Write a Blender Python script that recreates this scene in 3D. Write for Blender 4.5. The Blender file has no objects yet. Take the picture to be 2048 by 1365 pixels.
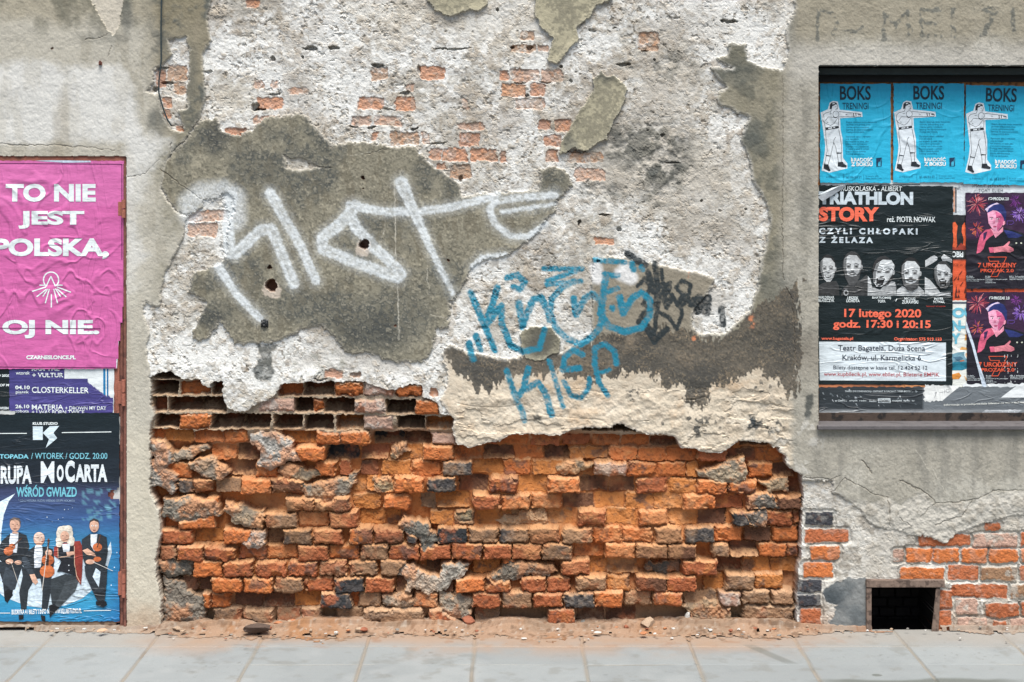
import bpy, math, random
import numpy as np
from mathutils import Vector

# ------------------------------------------------------------------ camera, sky, sun
scene = bpy.context.scene
COLL = scene.collection
S = 0.00205            # metres per photo pixel on the wall plane
DIST = 6.0             # camera to wall
HZ = 375.0             # eye level, photo pixels
BASE = 1262.0          # foot of the wall, photo pixels
CAMZ = (BASE - HZ) * S
cam_data = bpy.data.cameras.new("camera")
cam = bpy.data.objects.new("camera", cam_data)
COLL.objects.link(cam)
cam.location = (0.0, -DIST, CAMZ)
cam.rotation_euler = (math.pi / 2, 0, 0)
cam_data.sensor_width = 36.0
cam_data.lens = 36.0 * DIST / (2048 * S)
cam_data.shift_y = -(682.5 - HZ) / 2048.0
cam_data.clip_start = 0.05
cam_data.clip_end = 1000
scene.camera = cam

world = bpy.data.worlds.new("World")
scene.world = world
world.use_nodes = True
wn = world.node_tree
sky = wn.nodes.new("ShaderNodeTexSky")
sky.sky_type = 'NISHITA'
sky.sun_disc = False
SUN_EL = math.radians(67)
sky.sun_elevation = SUN_EL
sky.sun_rotation = math.radians(172)
sky.air_density = 1.0
sky.dust_density = 3.0
sky.ozone_density = 0.6
wn.links.new(sky.outputs[0], wn.nodes["Background"].inputs[0])
wn.nodes["Background"].inputs[1].default_value = 0.086
sun_data = bpy.data.lights.new("sun", 'SUN')
sun_data.energy = 3.1
sun_data.angle = math.radians(36)
sun_data.color = (1.0, 0.985, 0.95)
sun = bpy.data.objects.new("sun", sun_data)
COLL.objects.link(sun)
_az = math.radians(172)
_sd = Vector((math.sin(_az) * math.cos(SUN_EL), math.cos(_az) * math.cos(SUN_EL), math.sin(SUN_EL)))
sun.rotation_euler = (-_sd).to_track_quat('-Z', 'Y').to_euler()
sun.location = (0, -4, 6)
scene.view_settings.view_transform = 'Standard'
scene.view_settings.look = 'None'
scene.view_settings.gamma = 1
scene.view_settings.exposure = 0.98
scene.cycles.max_bounces = 6
scene.cycles.diffuse_bounces = 4

# ------------------------------------------------------------------ helpers
ALB = 0.86
def lin(c, k=ALB):
    a = np.asarray(c, dtype=np.float32) / 255.0
    a = np.where(a <= 0.04045, a / 12.92, ((a + 0.055) / 1.055) ** 2.4)
    return (a * k).astype(np.float32)

def W(u, v, y=0.0):
    """photo pixel on a plane at depth y -> world point"""
    f = (DIST + y) / DIST
    return ((u - 1024.0) * S * f, y, CAMZ + (HZ - v) * S * f)

def tag(o, label=None, cat=None, group=None, kind=None):
    if label: o["label"] = label
    if cat: o["category"] = cat
    if group: o["group"] = group
    if kind: o["kind"] = kind
    return o

def empty(name, loc, label=None, cat=None, group=None):
    o = bpy.data.objects.new(name, None)
    o.location = loc
    o.empty_display_size = 0.1
    COLL.objects.link(o)
    return tag(o, label, cat, group)

def link(name, me, mats, parent=None):
    o = bpy.data.objects.new(name, me)
    COLL.objects.link(o)
    for m in (mats if isinstance(mats, (list, tuple)) else [mats]):
        me.materials.append(m)
    if parent is not None:
        o.parent = parent
        if parent.type == 'EMPTY':
            o.matrix_parent_inverse.translation = -parent.location
    return o

def np_mesh(name, co, quads, col=None, smooth=False):
    me = bpy.data.meshes.new(name)
    n, f = len(co), len(quads)
    me.vertices.add(n)
    me.vertices.foreach_set("co", np.ascontiguousarray(co, dtype=np.float32).ravel())
    k = quads.shape[1]
    me.loops.add(f * k)
    me.loops.foreach_set("vertex_index", np.ascontiguousarray(quads, dtype=np.int32).ravel())
    me.polygons.add(f)
    me.polygons.foreach_set("loop_start", np.arange(0, f * k, k, dtype=np.int32))
    me.polygons.foreach_set("use_smooth", np.full(f, smooth, dtype=bool))
    if col is not None:
        a = me.color_attributes.new("Col", 'FLOAT_COLOR', 'POINT')
        c4 = np.ones((n, 4), dtype=np.float32)
        c4[:, :3] = col
        a.data.foreach_set("color", c4.ravel())
    me.update(calc_edges=True)
    return me

def mat(name, base=None, attr=False, rough=0.9, bump=(), vary=0.12, vscale=120.0, spec=0.3, metal=0.0, spots=None):
    """procedural material: colour (or the mesh's own colour layer) varied by noise, plus noise bumps.
    bump = list of (scale xyz, strength, distance in m, ridged)"""
    m = bpy.data.materials.new(name)
    m.use_nodes = True
    nt = m.node_tree
    b = nt.nodes["Principled BSDF"]
    b.inputs["Roughness"].default_value = rough
    b.inputs["Specular IOR Level"].default_value = spec
    b.inputs["Metallic"].default_value = metal
    geo = nt.nodes.new("ShaderNodeNewGeometry")
    if attr:
        a = nt.nodes.new("ShaderNodeAttribute"); a.attribute_name = "Col"
        src = a.outputs["Color"]
    else:
        r = nt.nodes.new("ShaderNodeRGB")
        r.outputs[0].default_value = (*[float(x) for x in base], 1)
        src = r.outputs[0]
    if spots:
        nz = nt.nodes.new("ShaderNodeTexNoise"); nz.inputs["Scale"].default_value = spots[1]; nz.inputs["Detail"].default_value = 6
        nt.links.new(geo.outputs["Position"], nz.inputs["Vector"])
        rp = nt.nodes.new("ShaderNodeMapRange"); rp.inputs[1].default_value = spots[2]; rp.inputs[2].default_value = spots[2] + 0.08
        nt.links.new(nz.outputs[0], rp.inputs[0])
        mx = nt.nodes.new("ShaderNodeMix"); mx.data_type = 'RGBA'
        nt.links.new(rp.outputs[0], mx.inputs[0]); nt.links.new(src, mx.inputs[6])
        mx.inputs[7].default_value = (*[float(x) for x in spots[0]], 1)
        src = mx.outputs[2]
    if vary > 0:
        nz = nt.nodes.new("ShaderNodeTexNoise"); nz.inputs["Scale"].default_value = vscale; nz.inputs["Detail"].default_value = 5
        nz.inputs["Roughness"].default_value = 0.7
        nt.links.new(geo.outputs["Position"], nz.inputs["Vector"])
        rp = nt.nodes.new("ShaderNodeMapRange")
        rp.inputs[1].default_value = 0.25; rp.inputs[2].default_value = 0.75
        rp.inputs[3].default_value = 1 - vary; rp.inputs[4].default_value = 1 + vary
        nt.links.new(nz.outputs[0], rp.inputs[0])
        mu = nt.nodes.new("ShaderNodeVectorMath"); mu.operation = 'SCALE'
        nt.links.new(src, mu.inputs[0]); nt.links.new(rp.outputs[0], mu.inputs["Scale"])
        src = mu.outputs[0]
    nt.links.new(src, b.inputs["Base Color"])
    prev = None
    for sc, st, di, ridged in bump:
        mp = nt.nodes.new("ShaderNodeMapping")
        mp.inputs["Scale"].default_value = sc if isinstance(sc, tuple) else (sc, sc, sc)
        nt.links.new(geo.outputs["Position"], mp.inputs[0])
        nz = nt.nodes.new("ShaderNodeTexNoise"); nz.inputs["Scale"].default_value = 1.0; nz.inputs["Detail"].default_value = 4 if not ridged else 2
        if ridged:
            nz.inputs["Distortion"].default_value = 1.2
        nt.links.new(mp.outputs[0], nz.inputs["Vector"])
        out = nz.outputs[0]
        if ridged:
            s1 = nt.nodes.new("ShaderNodeMath"); s1.operation = 'SUBTRACT'; s1.inputs[1].default_value = 0.5
            nt.links.new(out, s1.inputs[0])
            s2 = nt.nodes.new("ShaderNodeMath"); s2.operation = 'ABSOLUTE'; nt.links.new(s1.outputs[0], s2.inputs[0])
            s3 = nt.nodes.new("ShaderNodeMapRange"); s3.inputs[1].default_value = 0.0; s3.inputs[2].default_value = 0.05
            s3.inputs[3].default_value = 1.0; s3.inputs[4].default_value = 0.0
            s3.interpolation_type = 'SMOOTHSTEP'
            nt.links.new(s2.outputs[0], s3.inputs[0])
            # creases come and go
            n2 = nt.nodes.new("ShaderNodeTexNoise"); n2.inputs["Scale"].default_value = 0.45
            nt.links.new(mp.outputs[0], n2.inputs["Vector"])
            r2 = nt.nodes.new("ShaderNodeMapRange"); r2.inputs[1].default_value = 0.45; r2.inputs[2].default_value = 0.62
            nt.links.new(n2.outputs[0], r2.inputs[0])
            s4 = nt.nodes.new("ShaderNodeMath"); s4.operation = 'MULTIPLY'
            nt.links.new(s3.outputs[0], s4.inputs[0]); nt.links.new(r2.outputs[0], s4.inputs[1])
            out = s4.outputs[0]
        bp = nt.nodes.new("ShaderNodeBump"); bp.inputs["Strength"].default_value = st; bp.inputs["Distance"].default_value = di
        nt.links.new(out, bp.inputs["Height"])
        if prev is not None:
            nt.links.new(prev, bp.inputs["Normal"])
        prev = bp.outputs[0]
    if prev is not None:
        nt.links.new(prev, b.inputs["Normal"])
    return m

M_PLASTER = mat("plaster", attr=True, rough=0.93, vary=0.13, vscale=260, bump=[(420, 0.5, 0.002, False), (90, 0.35, 0.004, False)])
M_COAT = mat("rough_mortar", attr=True, rough=0.95, vary=0.14, vscale=220, bump=[(330, 0.45, 0.003, False), (110, 0.4, 0.005, False)])
M_BRICK = mat("old_brick", attr=True, rough=0.95, vary=0.18, vscale=240, spec=0.15, bump=[(380, 0.7, 0.003, False), (120, 0.6, 0.006, False)])
M_SPRAY = mat("spray_paint", attr=True, rough=0.7, vary=0.10, vscale=300, bump=[(420, 0.5, 0.002, False)])
M_PAPER = mat("printed_paper", attr=True, rough=0.55, vary=0.07, vscale=50, spec=0.3,
              bump=[((9, 9, 22), 0.35, 0.02, False), ((11, 11, 3), 0.35, 0.006, True), ((4, 4, 4), 0.4, 0.01, True)])
M_GLOSS = mat("glossy_printed_paper", attr=True, rough=0.42, vary=0.10, vscale=70, spec=0.32,
              bump=[((7, 7, 20), 0.4, 0.018, False), ((3.5, 3.5, 17), 0.6, 0.006, True), ((11, 11, 30), 0.2, 0.003, True)])

# ------------------------------------------------------------------ grid and noise
def axis(lo, f0, f1, hi, fine, coarse):
    a = np.arange(f0, f1, fine)
    n0 = max(1, int((f0 - lo) / coarse)); n1 = max(1, int((hi - f1) / coarse))
    return np.concatenate([np.linspace(lo, f0, n0, endpoint=False), a, np.linspace(f1, hi, n1 + 1)]).astype(np.float64)

FINE = 1.25
U = axis(-800, -30, 2078, 2900, FINE, 14)
V = axis(-600, -16, 1276, 1290, FINE, 14)
NU, NV = len(U), len(V)
UU = U[None, :].astype(np.float32)
VV = V[:, None].astype(np.float32)

def vn(su, sv, seed, uu=U, vv=V):
    rng = np.random.default_rng(seed)
    fu = uu / su; fv = vv / sv
    iu = np.floor(fu).astype(int); iv = np.floor(fv).astype(int)
    tu = (fu - iu); tv = (fv - iv)
    tu = (tu * tu * (3 - 2 * tu)).astype(np.float32); tv = (tv * tv * (3 - 2 * tv)).astype(np.float32)
    iu -= iu.min(); iv -= iv.min()
    L = rng.uniform(-1, 1, (iv.max() + 2, iu.max() + 2)).astype(np.float32)
    A = L[iv] * (1 - tv)[:, None] + L[iv + 1] * tv[:, None]
    return A[:, iu] * (1 - tu) + A[:, iu + 1] * tu

def fbm(s, octv, seed, su=1.0, sv=1.0, uu=U, vv=V, gain=0.55):
    out = 0; a = 1.0; tot = 0
    for k in range(octv):
        out = out + a * vn(s * su / 2 ** k, s * sv / 2 ** k, seed + 101 * k, uu, vv)
        tot += a; a *= gain
    return out / tot * 1.6

def sstep(a, b, x):
    t = np.clip((x - a) / (b - a), 0, 1)
    return t * t * (3 - 2 * t)

LU = np.arange(-140, 2190, 3.0); LV = np.arange(-140, 1310, 3.0)
def poly_sdf(poly):
    """signed distance, positive inside, on a coarse raster"""
    px = LU[None, :]; py = LV[:, None]
    d2 = np.full((len(LV), len(LU)), 1e12)
    inside = np.zeros(d2.shape, dtype=bool)
    n = len(poly)
    for i in range(n):
        x0, y0 = poly[i]; x1, y1 = poly[(i + 1) % n]
        ex, ey = x1 - x0, y1 - y0
        L2 = ex * ex + ey * ey + 1e-9
        t = np.clip(((px - x0) * ex + (py - y0) * ey) / L2, 0, 1)
        d2 = np.minimum(d2, (px - x0 - t * ex) ** 2 + (py - y0 - t * ey) ** 2)
        if y0 != y1:
            c = (py < max(y0, y1)) & (py >= min(y0, y1))
            xi = x0 + (py - y0) / (y1 - y0) * ex
            inside ^= c & (px < xi)
    d = np.sqrt(d2)
    return np.where(inside, d, -d).astype(np.float32)

SU = np.arange(-10, 2080, 2.0); SV = np.arange(-10, 1290, 2.0)
def strokes(paths):
    """max over strokes of (radius - distance); a path is (r0, r1, [(u,v)...])"""
    out = np.full((len(SV), len(SU)), -40.0, dtype=np.float32)
    for r0, r1, pts in paths:
        n = len(pts) - 1
        for i in range(max(n, 1)):
            x0, y0 = pts[i]; x1, y1 = pts[min(i + 1, n)]
            ra = r0 + (r1 - r0) * i / max(n, 1); rb = r0 + (r1 - r0) * (i + 1) / max(n, 1)
            R = max(ra, rb) + 22
            a = np.searchsorted(SU, min(x0, x1) - R); b = np.searchsorted(SU, max(x0, x1) + R)
            c = np.searchsorted(SV, min(y0, y1) - R); d = np.searchsorted(SV, max(y0, y1) + R)
            px = SU[None, a:b]; py = SV[c:d, None]
            ex, ey = x1 - x0, y1 - y0
            t = np.clip(((px - x0) * ex + (py - y0) * ey) / (ex * ex + ey * ey + 1e-9), 0, 1)
            dd = np.sqrt((px - x0 - t * ex) ** 2 + (py - y0 - t * ey) ** 2)
            out[c:d, a:b] = np.maximum(out[c:d, a:b], ra + (rb - ra) * t - dd)
    return out

def samp(g, gu, gv, pu, pv):
    st = gu[1] - gu[0]
    fu = np.clip((pu - gu[0]) / st, 0, len(gu) - 1.001); fv = np.clip((pv - gv[0]) / st, 0, len(gv) - 1.001)
    iu = fu.astype(np.int32); iv = fv.astype(np.int32)
    tu = (fu - iu).astype(np.float32); tv = (fv - iv).astype(np.float32)
    w = len(gu); f = g.ravel(); k = iv * w + iu
    return (f[k] * (1 - tu) + f[k + 1] * tu) * (1 - tv) + (f[k + w] * (1 - tu) + f[k + w + 1] * tu) * tv
# ------------------------------------------------------------------ the wall: one relief, cut into its layers
n60 = fbm(60, 4, 1); n14 = fbm(14, 3, 2); n5 = fbm(5, 2, 3); n200 = fbm(200, 3, 4)
n30 = fbm(30, 4, 5); n9 = fbm(9, 3, 6); nb = fbm(90, 5, 7); fine = vn(2.2, 2.2, 8)
WU = (UU + 6 * fbm(34, 3, 11) + 3.0 * fbm(9, 2, 12)).astype(np.float32)
WV = (VV + 6 * fbm(34, 3, 13) + 3.0 * fbm(9, 2, 14)).astype(np.float32)
WU2 = (UU + 2.0 * fbm(20, 3, 15) + 1.2 * fbm(5, 2, 16)).astype(np.float32)
WV2 = (VV + 2.0 * fbm(20, 3, 17) + 1.2 * fbm(5, 2, 18)).astype(np.float32)

def region(poly, rough=False, jag=0.6):
    d = samp(poly_sdf(poly), LU, LV, WU if rough else WU2, WV if rough else WV2)
    return d + jag * (1.6 * n5 + 1.8 * n9 + 2.5 * np.minimum(n30, 0) + 0.8 * fine)

def blob(u, v, ru, rv, k=1.0):
    d = np.sqrt(((WU - u) / ru) ** 2 + ((WV - v) / rv) ** 2)
    return k * (1 - sstep(0.3, 1.25, d))

def mix(c, c2, m):
    m = np.clip(m, 0, 1)[..., None]
    c += (np.asarray(c2, dtype=np.float32) - c) * m

LWp = [(-140, -140), (425, -140), (425, 0), (415, 40), (420, 80), (405, 110), (410, 160), (412, 190), (400, 235), (372, 275), (350, 300),
       (335, 318), (320, 380), (350, 420), (374, 435), (372, 440), (367, 474), (350, 511), (330, 544), (320, 602), (317, 615), (290, 605),
       (288, 635), (300, 669), (293, 696), (300, 733), (302, 763), (302, 811), (308, 831), (298, 865), (300, 882), (303, 986), (318, 1023),
       (322, 1067), (311, 1119), (322, 1208), (322, 1305), (-140, 1305)]
CPp = [(300, 330), (335, 318), (350, 300), (372, 275), (395, 240), (435, 238), (447, 262), (470, 268), (500, 263), (527, 236), (598, 226),
       (608, 229), (665, 290), (709, 285), (749, 286), (797, 293), (827, 293), (867, 330), (904, 357), (921, 366), (923, 394), (960, 386),
       (1010, 385), (1078, 378), (1078, 340), (1105, 330), (1135, 345), (1145, 370), (1115, 400), (1112, 425), (1094, 440), (1074, 470),
       (1044, 492), (1027, 506), (1007, 517), (972, 519), (941, 541), (918, 588), (901, 608), (899, 642), (898, 656), (876, 662), (864, 703),
       (847, 726), (803, 726), (763, 721), (748, 708), (692, 708), (682, 693), (652, 659), (648, 652), (601, 662), (554, 683), (520, 686),
       (468, 689), (441, 645), (409, 683), (401, 683), (384, 676), (384, 659), (404, 622), (411, 605), (394, 595), (374, 585), (387, 544),
       (440, 530), (452, 510), (455, 460), (466, 425), (463, 391), (445, 384), (435, 401), (406, 403), (404, 414), (374, 435), (350, 420), (320, 380)]
PRp = [(1588, -140), (1588, 0), (1588, 20), (1574, 51), (1573, 84), (1576, 105), (1564, 138), (1520, 131), (1495, 118), (1494, 88), (1457, 84),
       (1455, 111), (1431, 118), (1435, 126), (1465, 137), (1418, 135), (1435, 158), (1452, 175), (1438, 182), (1436, 199), (1441, 212), (1499, 233),
       (1485, 263), (1480, 280), (1492, 303), (1502, 334), (1506, 364), (1519, 381), (1540, 430), (1542, 440), (1531, 484), (1519, 541), (1515, 575),
       (1497, 622), (1480, 640), (1448, 669), (1401, 669), (1388, 656), (1388, 625), (1398, 608), (1420, 585), (1431, 558), (1394, 544), (1367, 541),
       (1317, 528), (1249, 517), (1216, 512), (1182, 517), (1185, 541), (1182, 568), (1185, 602), (1182, 676), (1142, 693), (1121, 706), (1121, 676),
       (1101, 656), (1067, 656), (1047, 676), (1044, 710), (1020, 718), (968, 710), (928, 700), (901, 688), (884, 696), (884, 723), (893, 743),
       (894, 770), (880, 800), (908, 841), (904, 858), (913, 888), (940, 897), (973, 886), (1001, 883), (1011, 875), (1034, 868), (1082, 871),
       (1120, 872), (1156, 858), (1166, 856), (1225, 856), (1230, 850), (1246, 850), (1272, 863), (1299, 870), (1328, 870), (1351, 875), (1362, 898),
       (1393, 901), (1412, 908), (1442, 906), (1456, 898), (1467, 889), (1480, 883), (1515, 885), (1541, 887), (1545, 896), (1560, 896), (1559, 906),
       (1572, 915), (1572, 929), (1581, 938), (1604, 951), (1602, 963), (1661, 962), (1667, 985), (1700, 1005), (1718, 1020), (1746, 1052), (1776, 1058),
       (1850, 1075), (1895, 1085), (1920, 1065), (1960, 1050), (2000, 1040), (2048, 1030), (2190, 1030), (2190, -140)]
BRp = [(296, 757), (306, 753), (319, 747), (342, 746), (357, 753), (363, 759), (399, 761), (408, 774), (422, 776), (426, 765), (443, 763), (446, 778),
       (443, 784), (452, 816), (471, 826), (490, 824), (517, 807), (546, 797), (553, 786), (563, 769), (640, 765), (668, 765), (723, 765), (748, 772),
       (771, 781), (788, 780), (801, 777), (820, 770), (841, 770), (847, 784), (845, 795), (876, 804), (880, 828), (906, 831), (908, 847), (904, 858),
       (913, 888), (940, 897), (973, 886), (1001, 883), (1011, 875), (1034, 868), (1082, 871), (1120, 872), (1156, 858), (1166, 856), (1225, 856),
       (1230, 850), (1246, 850), (1272, 863), (1299, 870), (1328, 870), (1351, 875), (1362, 898), (1393, 901), (1412, 908), (1442, 906), (1456, 898),
       (1467, 889), (1480, 883), (1515, 885), (1541, 887), (1545, 896), (1560, 896), (1559, 906), (1572, 915), (1572, 929), (1581, 938), (1604, 951),
       (1606, 1000), (1604, 1100), (1596, 1160), (1594, 1305), (296, 1305)]
FLAKES = [
    [(855, -140), (990, -140), (975, 10), (960, 20), (930, 22), (915, 30), (890, 32), (870, 18), (855, 0)],
    [(1068, -140), (1235, -140), (1225, 0), (1195, 12), (1180, 35), (1155, 50), (1157, 80), (1130, 110), (1110, 129), (1095, 122), (1107, 75), (1080, 55), (1070, 35)],
    [(1201, 140), (1210, 152), (1230, 148), (1253, 175), (1250, 200), (1240, 220), (1226, 250), (1212, 280), (1170, 302), (1150, 297), (1132, 305), (1118, 310), (1120, 290), (1160, 220), (1186, 185), (1188, 160)],
    [(1043, 664), (1070, 655), (1102, 657), (1120, 676), (1120, 705), (1100, 712), (1075, 725), (1050, 715), (1042, 700)],
]
lw = region(LWp, jag=0.3); cp = region(CPp, jag=1.15); pr = region(PRp, jag=0.6); br = region(BRp, jag=0.3)
fl = np.maximum.reduce([region(p) for p in FLAKES])
# holes in the left plaster
H1 = region([(337, 78), (374, 72), (377, 101), (379, 135), (372, 182), (374, 216), (357, 219), (358, 236), (369, 263), (344, 263), (324, 229), (318, 189), (293, 182),
             (307, 165), (305, 142), (340, 118), (344, 111), (337, 101)])
H2 = region([(180, -140), (245, -140), (245, 0), (240, 55), (228, 70), (215, 60), (195, 25), (183, 0)])
H3 = region([(567, 308), (580, 318), (600, 317), (640, 335), (600, 343), (575, 340)])
CPH = region([(590, 312), (591, 312), (591, 313)])
cp = np.minimum(cp, -H3)
lw = np.minimum(lw, -H1)

# layer masks
def hard(d): return np.clip(d / 1.3 + 0.5, 0, 1)
mLW, mCP, mPR, mFL, mBR = hard(lw), hard(cp), hard(pr), hard(fl), hard(br)
mG = np.maximum.reduce([mLW, mCP, mPR, mFL])

# ---- rough lime coat
n24b = fbm(30, 4, 36)
H = (-9 + 2.6 * n60 + 1.2 * n14 + 0.7 * n5 - 5 * sstep(0.35, 0.8, n9) * sstep(-0.2, 0.5, n30)).astype(np.float32)
pit = sstep(0.62, 0.95, vn(6, 4.5, 21)) * sstep(0.0, 0.6, fbm(80, 2, 22))
H -= 6 * pit
lrz = sstep(1597, 1615, UU) * sstep(955, 1010, VV)
H = H * (1 - lrz) + lrz * (-3.5 + 2.5 * n60 + 1.8 * n14 + 0.9 * n5)
COL = np.empty((NV, NU, 3), dtype=np.float32)
COL[:] = lin((220, 219, 213))
t = sstep(-0.25, 0.75, nb + 0.45 * n9)
mix(COL, lin((174, 168, 155)), t * 0.8)
mix(COL, lin((158, 150, 138)), sstep(0.15, 0.8, fbm(120, 5, 35)) * 0.55)
mix(COL, lin((150, 138, 120)), sstep(0.35, 0.8, n14 + 0.4 * n5) * 0.5)
mix(COL, lin((225, 225, 220)), sstep(0.3, 0.9, n30 - 0.2 * n9) * 0.7)
n24 = fbm(22, 5, 23, gain=0.65)
crust = sstep(0.22, 0.34, n24 + 0.25 * nb) ; H += 1.6 * crust
mix(COL, lin((178, 166, 148)), crust * (0.55 + 0.3 * n9) * 0.8)
mix(COL, lin((132, 122, 108)), sstep(0.3, 0.42, fbm(12, 5, 24, 1.5, 0.8, gain=0.7) + 0.3 * nb) * 0.42)
mix(COL, lin((120, 108, 92)), sstep(0.72, 0.86, vn(4, 3, 25) + 0.35 * n30) * 0.7)
gz = blob(1290, 330, 170, 110) + 0.8 * blob(1340, 180, 90, 80) + 0.6 * blob(1430, 400, 90, 130) + 0.5 * blob(1390, 60, 110, 60)
mix(COL, lin((176, 169, 156)), gz * 0.75)
gd = blob(1290, 290, 110, 65) + blob(1330, 350, 70, 45) + blob(1200, 385, 50, 30) + 0.8 * blob(1310, 400, 30, 22) + 0.8 * blob(1350, 130, 60, 40)
mix(COL, lin((112, 110, 101)), gd * sstep(-0.5, 0.45, n14 + 0.6 * n30) * 0.9)
H += gd * (2.2 * n14 + 1.4 * n9 - 2)
mix(COL, lin((82, 84, 80)), gd * sstep(0.1, 0.7, n24b) * 0.6)
mix(COL, lin((196, 188, 172)), sstep(0, 0.6, n200) * sstep(480, 300, VV) * 0.4)
# lower right coat: greyer
lr = sstep(1595, 1615, UU) * sstep(960, 1040, VV)
mix(COL, lin((186, 180, 168)), lr * 0.6)
mix(COL, lin((140, 132, 120)), lr * sstep(0.1, 0.7, n30 + 0.3 * n9) * 0.7)
mix(COL, lin((170, 140, 115)), lr * sstep(1200, 1262, VV) * 0.6)
PART = np.ones((NV, NU), dtype=np.int8)       # 0 plaster 1 coat 2 brick 3 lumps 4.. graffiti

def rect_sd(u0, v0, u1, v1, r, wu, wv):
    qx = np.abs(wu - (u0 + u1) / 2) - (u1 - u0) / 2 + r
    qy = np.abs(wv - (v0 + v1) / 2) - (v1 - v0) / 2 + r
    return -(np.minimum(np.maximum(qx, qy), 0) + np.sqrt(np.maximum(qx, 0) ** 2 + np.maximum(qy, 0) ** 2) - r)

def win(u0, v0, u1, v1, pad=10):
    a = max(0, np.searchsorted(U, u0 - pad)); b = np.searchsorted(U, u1 + pad)
    c = max(0, np.searchsorted(V, v0 - pad)); d = np.searchsorted(V, v1 + pad)
    return slice(c, d), slice(a, b)

BC = {'o': (199, 117, 68), 'r': (172, 101, 67), 'd': (74, 71, 70), 'b': (114, 80, 62), 'g': (156, 122, 94), 'y': (194, 125, 70), 'k': (190, 156, 138)}
BC = {k: lin(v) for k, v in BC.items()}

# ---- bricks showing through the lime coat
EXPOSED = [(513, 195, 565, 219, 'o'), (716, 194, 768, 219, 'o'), (790, 194, 829, 220, 'o'), (739, 135, 776, 160, 'g'), (839, 133, 888, 160, 'o'), (539, 160, 556, 178, 'k'),
           (507, 162, 527, 178, 'k'), (578, 175, 615, 188, 'k'), (702, 232, 741, 251, 'k'), (746, 232, 803, 252, 'k'), (743, 265, 756, 283, 'r'), (780, 265, 837, 290, 'g'),
           (842, 266, 860, 286, 'k'), (918, 266, 958, 292, 'r'), (913, 246, 968, 260, 'k'), (859, 297, 881, 320, 'o'), (884, 297, 933, 322, 'o'), (941, 297, 994, 323, 'o'),
           (872, 327, 894, 340, 'o'), (898, 330, 941, 357, 'g'), (999, 305, 1013, 325, 'r'), (925, 199, 938, 219, 'k'), (815, 167, 829, 184, 'k'), (999, 141, 1016, 162, 'o'),
           (1020, 138, 1078, 164, 'k'), (1081, 140, 1125, 165, 'k'), (1000, 168, 1052, 194, 'y'), (1062, 168, 1091, 194, 'r'), (1030, 197, 1090, 219, 'k'), (1076, 239, 1103, 259, 'r'),
           (1110, 238, 1145, 263, 'r'), (1088, 270, 1123, 293, 'r'), (1091, 300, 1115, 323, 'r'), (1135, 305, 1206, 325, 'g'), (1148, 337, 1209, 362, 'k'), (1276, 64, 1317, 101, 'g'),
           (1189, 477, 1229, 491, 'o'), (490, 0, 519, 15, 'o'), (452, 256, 492, 280, 'o'), (310, 138, 332, 175, 'r'), (334, 131, 374, 162, 'g'), (347, 164, 371, 189, 'g'),
           (325, 195, 342, 216, 'o'), (327, 219, 342, 236, 'o'), (350, 253, 368, 263, 'r'), (376, 421, 458, 444, 'k'), (376, 447, 435, 474, 'k'), (505, 232, 560, 250, 'k'),
           (648, 740, 687, 758, 'r'), (700, 746, 722, 758, 'b'), (859, 779, 874, 793, 'o'), (1040, 62, 1070, 80, 'g'), (1075, 92, 1098, 104, 'k'), (1020, 90, 1070, 105, 'g')]
for (u0, v0, u1, v1, c) in EXPOSED:
    s = win(u0, v0, u1, v1)
    sd = rect_sd(u0, v0, u1, v1, 4, WU2[s] + 2.5 * n9[s], WV2[s] + 2.0 * n9[s])
    m = np.clip(sd / 2 + 0.5, 0, 1)
    lime = sstep(0.05, 0.5, n14[s] + 0.5 * n30[s]) * (0.75 if c in 'kg' else 0.45)
    mm = m * (1 - 0.8 * lime)
    deep = -20 if c in 'bo' and (v0 > 700) else -13.5
    H[s] = H[s] * (1 - m) + (deep + 1.2 * n9[s] + 1.5 * n5[s] + 3 * lime) * m
    sub = COL[s]; mix(sub, BC[c] * 0.52 + lin((200, 174, 152)) * 0.46, mm * 0.9); mix(sub, lin((150, 132, 116)), mm * sstep(0.1, 0.7, n14[s] - 0.5 * n30[s]) * 0.5); mix(sub, BC['y'] * 1.1, mm * sstep(0.2, 0.8, n5[s]) * 0.3); COL[s] = sub
    PART[s][m > 0.5] = 2

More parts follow.
